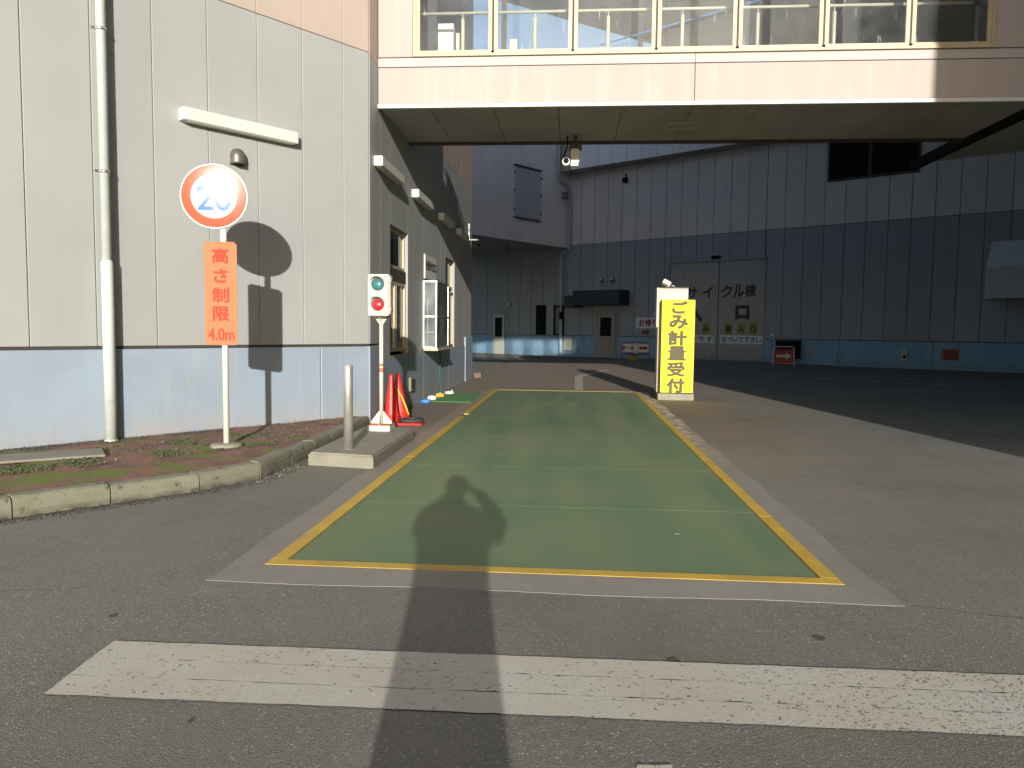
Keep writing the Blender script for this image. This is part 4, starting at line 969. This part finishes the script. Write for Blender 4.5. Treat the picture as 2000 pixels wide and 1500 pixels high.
for a, b_, txt in ((-.66, -.12, '帰り道'), (.10, .60, None)):
    fb2 = MB().box((a, .03, .42), (b_, .045, .78)).obj('sign_board', M['board_white'], t, F_)
    if txt: lettering(txt, .19, M['red_dark'], fb2, F_, (a + b_) / 2, .60, n=.048, bold=.03)
    else: MB().prism([(.37 + a2, .60 + b2) for a2, b2 in arrow_pts(.44, .24, .13)], .046, .052, F_ @ XZ).obj('arrow', M['red_dark'], fb2)
MB().box((-.09, .03, .36), (.07, .04, .82)).obj('paper', M['board_white'], t, F_)
t = thing('yellow_case', 'small yellow case on the ground under the orange barrier', 'case', (2.95, 36.9, gz(2.95, 36.9)))
MB().box((2.72, 36.6, gz(3, 36.6) + .01), (3.16, 36.8, gz(3, 36.6) + .24), bev=.04).obj('case_body', M['board_yellow'], t); MB().box((2.86, 36.66, gz(3, 36.6) + .24), (3.02, 36.72, gz(3, 36.6) + .27), bev=.01).obj('handle', M['black'], t)

# high roof over the yard behind the bridge: shades the right of the yard, its edge shows through the bridge windows
sr = thing('yard_roof', 'high dark roof over the yard behind the bridge, its slanting edge seen through the bridge windows', 'roof', (12, 28, 15))
MB().prism([(-3.9, 32.3), (3.65, 38.1), (10, 43), (34, 26), (34, 13.4), (5, 13.4), (2.4, 30), (-3.9, 29)], 15.0, 15.35).obj('roof_slab', M['wing_wall'], sr)
for x, y in ((8.5, 32), (14, 30), (19.5, 24)): MB().box((x, y, 15.36), (x + .4, y + .4, 16.5)).obj('support', M['dark'], sr)
MB().tube([(.37, 12.8, 5.94), (2.9, 12.8, 6.6)], .012, 8).obj('blue_trim_tube', M['blue_trim'], fb)  # added tube inside the bridge stands in for a far blue trim line

# building behind the photographer whose edge throws the big shadow
rb = thing('neighbour_building', 'tall plain building behind the viewpoint that shades the right of the yard', 'building', (25, -18, 0))
MB().prism([(6.37, -1), (16.5, -1), (16.5, 24), (40, 24), (40, -30), (11, -30)], -.1, 22).obj('wall', M['neighbour'], rb)  # wing along the right of the yard added to darken the road
rb2 = None

# ------------------------------------------------------------------ speed sign
SY = 7.46; SXp = -3.462
ss = thing('speed_sign', 'round 20 speed sign above an orange 4.0m height limit board on a white pole', 'road sign', (SXp, SY, BEDZ))
MB().lathe([(.03, BEDZ - .02), (.03, 2.85)], (SXp, SY + .0, 0), seg=20).obj('pole', M['white'], ss)
MB().lathe([(.155, BEDZ - .03), (.155, BEDZ + .01), (.145, BEDZ + .022), (.06, BEDZ + .028)], (SXp, SY, 0), seg=28).obj('footing', M['concrete'], ss)
yaw = R(15.5)
SF = Matrix.Translation((SXp, SY, 0)) @ Matrix.Rotation(yaw, 4, 'Z') @ FG
DZ = 2.625; DR = .315
tilt = Matrix.Rotation(R(-1.0), 4, 'X')
# the disc happens to throw the low sun straight back to the viewer from a point up and right of its middle
_c = SF @ Vector((-.075, .045, DZ)); _g = _c + Vector((.075, 0, .115))
_n = ((Vector((0, 0, EYE)) - _g).normalized() + to_sun).normalized()
_u = Vector((0, 0, 1)).cross(_n).normalized(); _w = _n.cross(_u)
DF = Matrix((_u, _n, _w)).transposed().to_4x4(); DF.translation = _c
def disc_mat(name, col, rough):
    m, nt, b = nodes(name); b.inputs['Base Color'].default_value = (*col, 1); b.inputs['Roughness'].default_value = rough
    b.inputs['Coat Weight'].default_value = .014; b.inputs['Coat Roughness'].default_value = .095; b.inputs['Coat IOR'].default_value = 1.5
    b.inputs['Specular IOR Level'].default_value = .1
    pos = N(nt, 'ShaderNodeNewGeometry').outputs['Position']
    return m
M['disc_white'] = disc_mat('disc_white', (.72, .71, .67), .7); M['disc_red'] = disc_mat('disc_red', (.55, .085, .035), .7); M['disc_blue'] = disc_mat('disc_blue', (.05, .17, .5), .7)
RX = Matrix.Rotation(R(-90), 4, 'X')   # lathe axis z -> frame n
def disc(r0, r1, n0, n1, m, nm): return MB().lathe(([(r1, n0), (r1, n1)]) if r0 == 0 else [(r0, n0), (r1, n0), (r1, n1), (r0, n1), (r0, n0)], mw=DF @ RX, seg=64).obj(nm, m, ss)
def discB(r, n0, n1, m, nm): return MB().lathe([(r - .002, n0), (r, n0 + .001), (r, n1 - .001), (r - .002, n1)], mw=DF @ RX, seg=72).obj(nm, m, ss)
discB(DR, -.004, .0, M['disc_white'], 'sign_disc'); discB(DR - .012, -.0, .0015, M['disc_red'], 'red_ring'); discB(DR * .685, .0, .0032, M['disc_white'], 'disc_centre')
for o_ in bpy.data.objects:
    pass
lettering('20', .36, M['disc_blue'], ss, DF, .0, -.02, n=.0035, bold=.012, fit=(.32, .245))
BFm = Matrix.Translation((SXp, SY, 0)) @ Matrix.Rotation(R(5), 4, 'Z') @ FG @ Matrix.Translation((-.02, .04, 0))
BW = .325; BZ0, BZ1 = 1.165, 2.185
bo = MB(); bo.box((-BW / 2, -.004, BZ0), (BW / 2, 0, BZ1)); 
me = bo.mesh('height_board'); bm = bmesh.new(); bm.from_mesh(me)
bmesh.ops.bevel(bm, geom=[e for e in bm.edges if abs(e.verts[0].co.x - e.verts[1].co.x) < 1e-4 and abs(e.verts[0].co.z - e.verts[1].co.z) < 1e-4], offset=.02, segments=4, affect='EDGES'); bm.to_mesh(me); bm.free()
hb = link('height_board', me, M['orange'], ss, BFm)
for ch, zc, fx in (('高', 2.049, (.165, .152)), ('さ', 1.853, (.142, .142)), ('制', 1.662, (.170, .152)), ('限', 1.476, (.165, .152))): lettering(ch, .16, M['red_text'], hb, BFm, .0, zc, n=.0025, bold=.032, fit=fx)
lettering('4.0m', .13, M['red_text'], hb, BFm, .0, 1.272, n=.0025, bold=.022, fit=(.262, .122))
for z in (1.3, 2.05): MB().box((-.045, -.04, z), (.045, -.006, z + .02)).obj('clamp', M['metal'], ss, BFm)

# ------------------------------------------------------------------ traffic light
TX, TY, TZ = -2.262, 9.02, .13
tl = thing('traffic_light', 'small white two-lens traffic light on a post on the island', 'traffic light', (TX, TY, TZ))
MB().box((TX - .135, TY - .14, TZ), (TX + .135, TY + .14, TZ + .075), bev=.006).obj('base_plate', M['offwhite'], tl)
MB().box((TX - .137, TY - .142, TZ + .068), (TX + .137, TY + .142, TZ + .079)).obj('rust_edge', M['rust'], tl)
MB().lathe([(.024, TZ + .075), (.024, 1.47)], (TX, TY, 0), seg=20).obj('post', M['offwhite'], tl)
b = MB()
for k in range(4):
    mw = Matrix.Translation((TX, TY, 0)) @ Matrix.Rotation(R(90 * k), 4, 'Z') @ XZ
    b.prism([(.02, TZ + .08), (.128, TZ + .08), (.128, TZ + .10), (.024, TZ + .235)], -.004, .004, mw)
b.obj('gusset', M['offwhite'], tl)
b = MB()
for k in range(4):
    mw = Matrix.Translation((TX, TY, 0)) @ Matrix.Rotation(R(90 * k), 4, 'Z') @ XZ
    b.prism([(.02, 1.40), (.024, 1.40), (.07, 1.468), (.07, 1.476), (.02, 1.476)], -.004, .004, mw)
b.obj('top_bracket', M['offwhite'], tl)
MB().box((TX - .08, TY - .08, 1.476), (TX + .08, TY + .08, 1.492)).obj('top_plate', M['bronze'], tl)
for z, h in ((.83, .05), (.90, .03)):
    MB().lathe([(.0252, z), (.0252, z + h)], (TX, TY, 0), seg=20).obj('rust_patch', M['rust'], tl)
HX0, HX1, HZ0, HZ1 = TX - .145, TX + .105, 1.497, 1.985
HY = TY - .07
b = MB(); b.box((HX0, HY, HZ0), (HX1, HY + .15, HZ1), bev=.006)
head = b.obj('signal_head', M['offwhite'], tl)
MB().box((HX1 + .001, HY + .02, HZ0 + .02), (HX1 + .018, HY + .14, HZ1 - .02), bev=.004).obj('side_cover', M['door_pale'], tl)
for z in (HZ0 + .06, HZ1 - .09): MB().box((HX1 + .018, HY + .03, z), (HX1 + .028, HY + .07, z + .05)).obj('hinge', M['door_dark'], tl)
cx = (HX0 + HX1) / 2 - .004
for z, lm in ((1.868, 'teal_lens'), (1.632, 'red_lens')):
    mw = Matrix.Translation((cx, HY, z)) @ Matrix.Rotation(R(90), 4, 'X')      # +z of lathe points to the viewer (-y)
    MB().lathe([(.078, .0), (.098, .0), (.098, .012), (.090, .016), (.078, .012), (.078, .0)], mw=mw, seg=40).obj('lens_ring', M['offwhite'], tl)
    MB().lathe([(.0, .0015), (.0775, .0015), (.0775, .003), (.0, .003)], mw=mw, seg=40).obj('recess_shade', M['recess_shade'], tl)  # flat dark disc stands in for the shade under the visor
    MB().lathe([(.068, .004), (.061, .018), (.044, .030), (.022, .036), (0, .038)], mw=mw @ Matrix.Translation((.006, -.008, 0)), seg=40).obj('lens', M[lm], tl)
    # visor: upper half of a tube
    bm = bmesh.new(); n = 24; rows = []
    for k in range(n + 1):
        a = math.pi * (-.06 + 1.12 * k / n); Ld = .075 * max(.12, math.sin(max(0, min(math.pi, a)))) + .012
        ro, ri = .094, .089
        rows.append([bm.verts.new((r_ * math.cos(a), r_ * math.sin(a), zz)) for r_, zz in ((ro, .0), (ro, Ld), (ri, Ld), (ri, .0))])
    for r0, r1 in zip(rows, rows[1:]):
        for q_ in range(4): bm.faces.new((r0[q_], r0[(q_ + 1) % 4], r1[(q_ + 1) % 4], r1[q_]))
    bm.faces.new(rows[0]); bm.faces.new(rows[-1][::-1]); bmesh.ops.transform(bm, matrix=mw, verts=bm.verts); bmesh.ops.recalc_face_normals(bm, faces=bm.faces)
    me = bpy.data.meshes.new('visor'); bm.to_mesh(me); bm.free(); link('visor', me, M['offwhite'], tl)

# ------------------------------------------------------------------ bollard, cones, mat, weights
bo = thing('bollard', 'polished stainless steel bollard on the concrete island', 'bollard', (-2.235, 7.56, .13))
MB().lathe([(.0465, .13), (.0465, .955), (.044, .972), (.036, .98), (0, .984)], (-2.235, 7.56, 0), seg=40).obj('tube', M['steel'], bo)
MB().lathe([(.06, .13), (.06, .134)], (-2.235, 7.56, 0), seg=32).obj('foot_seal', M['concrete'], bo)
def cone(x, y, rx, ry, label, extra):
    t = thing('traffic_cone', label, 'traffic cone', (x, y, 0), 'red traffic cones behind the traffic light')
    mw = Matrix.Translation((x, y, 0)) @ Matrix.Rotation(R(ry), 4, 'Y') @ Matrix.Rotation(R(rx), 4, 'X') @ Matrix.Rotation(R(12), 4, 'Z')
    MB().lathe([(.125, .03), (.118, .05), (.034, .66), (.032, .695), (.024, .70), (.02, .69)], mw=mw, seg=28).obj('cone_body', M['red_cone'], t)
    MB().box((-.18, -.18, .0), (.18, .18, .028), mw, bev=.012).obj('cone_base', M['red_cone'] if extra == 1 else M['rubber'], t)
    for k in range(2): MB().lathe([(.112 - .004 * k + .014, .065 + k * .035), (.112 - .004 * k + .01, .095 + k * .035), (.1, .096 + k * .035)], mw=mw, seg=28).obj('stacked_rim', M['red_cone'], t)
    return t, mw
cone(-2.545, 10.72, 0, 0, 'red traffic cone, the left one of the pair behind the traffic light', 0)
t, mw = cone(-2.47, 11.06, -3, -6, 'red traffic cone with a yellow band, the right one of the pair by the wall', 1)
MB().tube([tuple(mw @ Vector(p)) for p in ((-.05, -.04, .52), (-.02, -.068, .46), (.03, -.085, .36), (.08, -.09, .2), (.11, -.08, .08))], .012, 6).obj('yellow_strap', M['tape'], t)
t = thing('rubber_weight', 'flat dark rubber cone weight with a red rim beside the cones', 'cone weight', (-2.22, 10.75, 0))
MB().lathe([(.09, .0), (.17, .0), (.17, .045), (.09, .05), (.09, 0)], (-2.25, 10.72, .03), seg=28).obj('weight_ring', M['rubber'], t)
MB().box((-2.42, 10.5, 0), (-2.07, 10.85, .03), mw=None, bev=.01).obj('red_tray', M['red_cone'], t)
tag(MB().box((-2.56, 13.95, .005), (-1.84, 15.85, .02), bev=.004).obj('door_mat', M['mat_green']), 'bright green mat on the ground under the glass bay', 'mat')
def weight(x, y, m, label, shape):
    t = thing('mat_weight', label, 'weight', (x, y, 0), 'coloured weights lined up beside the green mat')
    if shape: MB().lathe([(.035, .0), (.088, .0), (.096, .02), (.096, .05), (.085, .065), (.04, .066), (.035, 0)], (x, y, .006), seg=28).obj('weight_body', m, t)
    else: MB().box((x - .08, y - .07, .006), (x + .08, y + .07, .085), bev=.02).obj('weight_body', m, t)
    MB().lathe([(.014, .06), (.014, .095), (.0, .1)], (x + (.055 if shape else 0), y, 0), seg=10).obj('knob', M['white'], t)
weight(-2.63, 13.75, M['blue_plastic'], 'round blue weight at the near corner of the green mat', 1)
weight(-2.62, 14.35, M['white'], 'white block weight behind the blue one by the green mat', 0)
weight(-2.57, 14.95, M['orange_plastic'], 'orange block weight between two white ones by the green mat', 0)
weight(-2.50, 15.65, M['white'], 'round white weight farthest along the green mat', 1)

# ------------------------------------------------------------------ yellow reception sign
yx0, yx1, yY = 1.745, 2.385, 15.24
ys = thing('reception_pillar', 'bright yellow upright sign box on a concrete base right of the weighbridge', 'sign', (2.06, yY, 0))
MB().box((1.70, yY - .05, 0), (2.40, yY + .35, .135), bev=.012).obj('concrete_base', M['concrete'], ys)
MB().box((yx0, yY, .15), (yx1, yY + .20, 1.97), bev=.006).obj('sign_box', M['sign_side'], ys)
MB().box((yx0 + .004, yY - .006, .154), (yx1 - .004, yY - .001, 1.966)).obj('front_face', M['sign_yellow'], ys)
MB().box((yx1 - .003, yY - .004, .15), (yx1 + .003, yY + .2, 1.97)).obj('side_strip', M['orange'], ys)
YF = Matrix.Translation((0, yY - .006, 0)) @ FG
for ch, px, py, wp, hp_ in (('ご', 1326.5, 600, 29, 23.5), ('み', 1325, 628.5, 35, 25.5), ('計', 1323.5, 660, 35, 28), ('量', 1323, 690, 34, 26.5), ('受', 1322, 721.5, 33, 27), ('付', 1322, 753.5, 33, 27)):
    lettering(ch, .28, M['sign_text'], ys, YF, 2.06 + (px - 1323.5) / 98.4, 1.97 - (py - 585) / 183 * 1.82, n=.002, bold=(.034 if ch == '量' else .046 if ch == '受' else .055), fit=(wp * 1.04 / 98.4, hp_ * 1.06 / 98.4))
cb = thing('card_reader', 'cream steel cabinet standing up behind the yellow sign box', 'cabinet', (2.0, 15.6, 1.4))
MB().box((1.70, yY + .215, .14), (2.28, yY + .50, 2.20), bev=.008).obj('cabinet_body', M['beige_box'], cb)
MB().box((1.665, yY + .2, 1.43), (1.715, yY + .5, 2.21), bev=.004).obj('side_flap', M['beige_box'], cb)
MB().box((1.69, yY + .19, 2.205), (2.29, yY + .52, 2.222)).obj('top_cover', M['bronze'], cb)
t = thing('tilted_speaker', 'small tilted pale horn speaker on top of the cream cabinet', 'speaker', (1.86, 15.55, 2.22))
MB().box((-.10, -.05, 0), (.07, .07, .10), Matrix.Translation((1.86, 15.6, 2.265)) @ Matrix.Rotation(R(28), 4, 'Y') @ Matrix.Rotation(R(-20), 4, 'X'), bev=.015).obj('speaker_horn', M['offwhite'], t)
MB().tube([(1.90, 15.6, 2.22), (1.90, 15.6, 2.32)], .014, 8).obj('stem', M['white'], t)
MB().tube([(1.95, 15.6, 2.225), (1.98, 15.6, 2.27), (2.02, 15.6, 2.24), (2.05, 15.6, 2.26), (2.05, 15.6, 2.225)], .006, 6).obj('wire', M['metal'], t)

# ------------------------------------------------------------------ the photographer (stands behind the viewpoint, seen only as a shadow)
pr = thing('person', 'person in a long dark coat taking a photograph, seen only as a long shadow', 'person', (-.03, -.25, 0))
def skin_body(name, verts, edges, radii, m, parent, root=0, sub=1):
    me = bpy.data.meshes.new(name); me.from_pydata([Vector(v) for v in verts], edges, [])
    o = bpy.data.objects.new(name, me); COL.objects.link(o)
    md = o.modifiers.new('skin', 'SKIN'); md.use_smooth_shade = True
    for i, r_ in enumerate(radii): me.skin_vertices[0].data[i].radius = (r_ if isinstance(r_, tuple) else (r_, r_))
    me.skin_vertices[0].data[root].use_root = True
    s = o.modifiers.new('sub', 'SUBSURF'); s.levels = sub; s.render_levels = sub
    bpy.context.view_layer.update()
    nm = bpy.data.meshes.new_from_object(o.evaluated_get(bpy.context.evaluated_depsgraph_get()))
    bpy.data.objects.remove(o); nm.materials.clear(); return link(name, nm, m, parent)
bx_, by_ = -.04, -.22
V = [(bx_, by_, .80), (bx_, by_, .98), (bx_, by_ + .01, 1.12), (bx_ + .01, by_ + .02, 1.21), (bx_ + .0, by_ + .05, 1.27), (bx_, by_ + .06, 1.35), (bx_, by_ + .06, 1.41),   # 0-6 pelvis..head
     (bx_ - .15, by_ + .01, 1.18), (-.262, by_ + .08, 1.13), (-.12, -.075, 1.29), (-.075, -.045, 1.325),   # 7-10 left arm
     (bx_ + .15, by_ + .01, 1.18), (.252, by_ + .07, 1.13), (.125, -.085, 1.30), (.075, -.045, 1.325),   # 11-14 right arm
     (bx_ - .09, by_, .74), (bx_ - .10, by_ + .01, .42), (bx_ - .10, by_ - .02, .08), (bx_ - .11, by_ + .10, .035),   # 15-18
     (bx_ + .09, by_, .74), (bx_ + .10, by_ + .01, .42), (bx_ + .10, by_ - .02, .08), (bx_ + .11, by_ + .10, .035)]
Ed = [(0, 1), (1, 2), (2, 3), (3, 4), (4, 5), (5, 6), (3, 7), (7, 8), (8, 9), (9, 10), (3, 11), (11, 12), (12, 13), (13, 14), (0, 15), (15, 16), (16, 17), (17, 18), (0, 19), (19, 20), (20, 21), (21, 22)]
Ra = [(.14, .11), (.13, .10), (.14, .1), (.08, .08), .05, (.078, .09), (.072, .085), .06, .048, .032, .022, .06, .048, .032, .022, .085, .06, .042, .035, .085, .06, .042, .035]
skin_body('body', V, Ed, Ra, M['skin'], pr, sub=2)
for s in (-1, 1):                      # fingers round the camera
    for f_, (dz, ln) in enumerate(((.022, .040), (.008, .046), (-.006, .043), (-.020, .036))):
        x0 = s * .075; skin_body('finger', [(x0, -.05, 1.33 + dz), (x0 - s * .012, -.024, 1.335 + dz), (x0 - s * .026, -.018, 1.336 + dz), (x0 - s * .030, -.020, 1.336 + dz)], [(0, 1), (1, 2), (2, 3)], [.0085, .008, .007, .006], M['skin'], pr)
    skin_body('thumb', [(s * .075, -.055, 1.315), (s * .06, -.066, 1.33), (s * .045, -.068, 1.342)], [(0, 1), (1, 2)], [.010, .009, .007], M['skin'], pr)
rings = [(.24, .17, .30), (.225, .16, .45), (.215, .15, .62), (.21, .14, .74), (.205, .14, .88), (.215, .14, .98), (.24, .14, 1.05), (.245, .135, 1.12), (.165, .11, 1.19), (.095, .085, 1.225), (.080, .07, 1.28)]
bm = bmesh.new(); rr_ = []
for a, b_, z in rings: rr_.append([bm.verts.new((bx_ + .02 * 0 + a * math.cos(k * math.pi / 16), by_ + b_ * math.sin(k * math.pi / 16), z)) for k in range(32)])
for a, b_ in zip(rr_, rr_[1:]):
    for k in range(32): bm.faces.new((a[k], a[(k + 1) % 32], b_[(k + 1) % 32], b_[k]))
me = bpy.data.meshes.new('coat'); bm.to_mesh(me); bm.free(); link('coat', me, M['coat'], pr)
MB().tube([(bx_ - .08, by_, 1.165), (-.21, by_ + .02, 1.135), (-.268, by_ + .05, 1.115), (-.258, by_ + .08, 1.155), (-.18, -.12, 1.215), (-.092, -.08, 1.29)], [.075, .078, .072, .066, .052, .030], 16).obj('sleeve', M['coat'], pr)
MB().tube([(bx_ + .08, by_, 1.155), (.17, by_ + .02, 1.105), (.238, by_ + .04, 1.095), (.262, by_ + .07, 1.135), (.245, -.13, 1.19), (.19, -.11, 1.26), (.125, -.085, 1.325)], [.075, .075, .070, .064, .054, .044, .038], 16).obj('sleeve', M['coat'], pr)
MB().lathe([(.0, 1.478), (.062, 1.474), (.088, 1.45), (.096, 1.41), (.092, 1.34)], (bx_, by_ + .045, 0), seg=24).obj('hair', M['hair'], pr)
for s in (-1, 1): MB().box((bx_ + s * .10 - .045, by_ - .09, 0), (bx_ + s * .10 + .045, by_ + .16, .07), bev=.02).obj('shoe', M['black'], pr)
pc = thing('compact_camera', 'small compact camera held up in front of the face', 'camera', (0, -.02, 1.35))
MB().box((-.048, -.032, 1.322), (.048, -.012, 1.380), bev=.004).obj('camera_body', M['metal'], pc); MB().lathe([(.022, 0), (.022, .008)], mw=Matrix.Translation((0, -.012, 1.35)) @ Matrix.Rotation(R(-90), 4, 'X'), seg=24).obj('lens_ring', M['black'], pc)
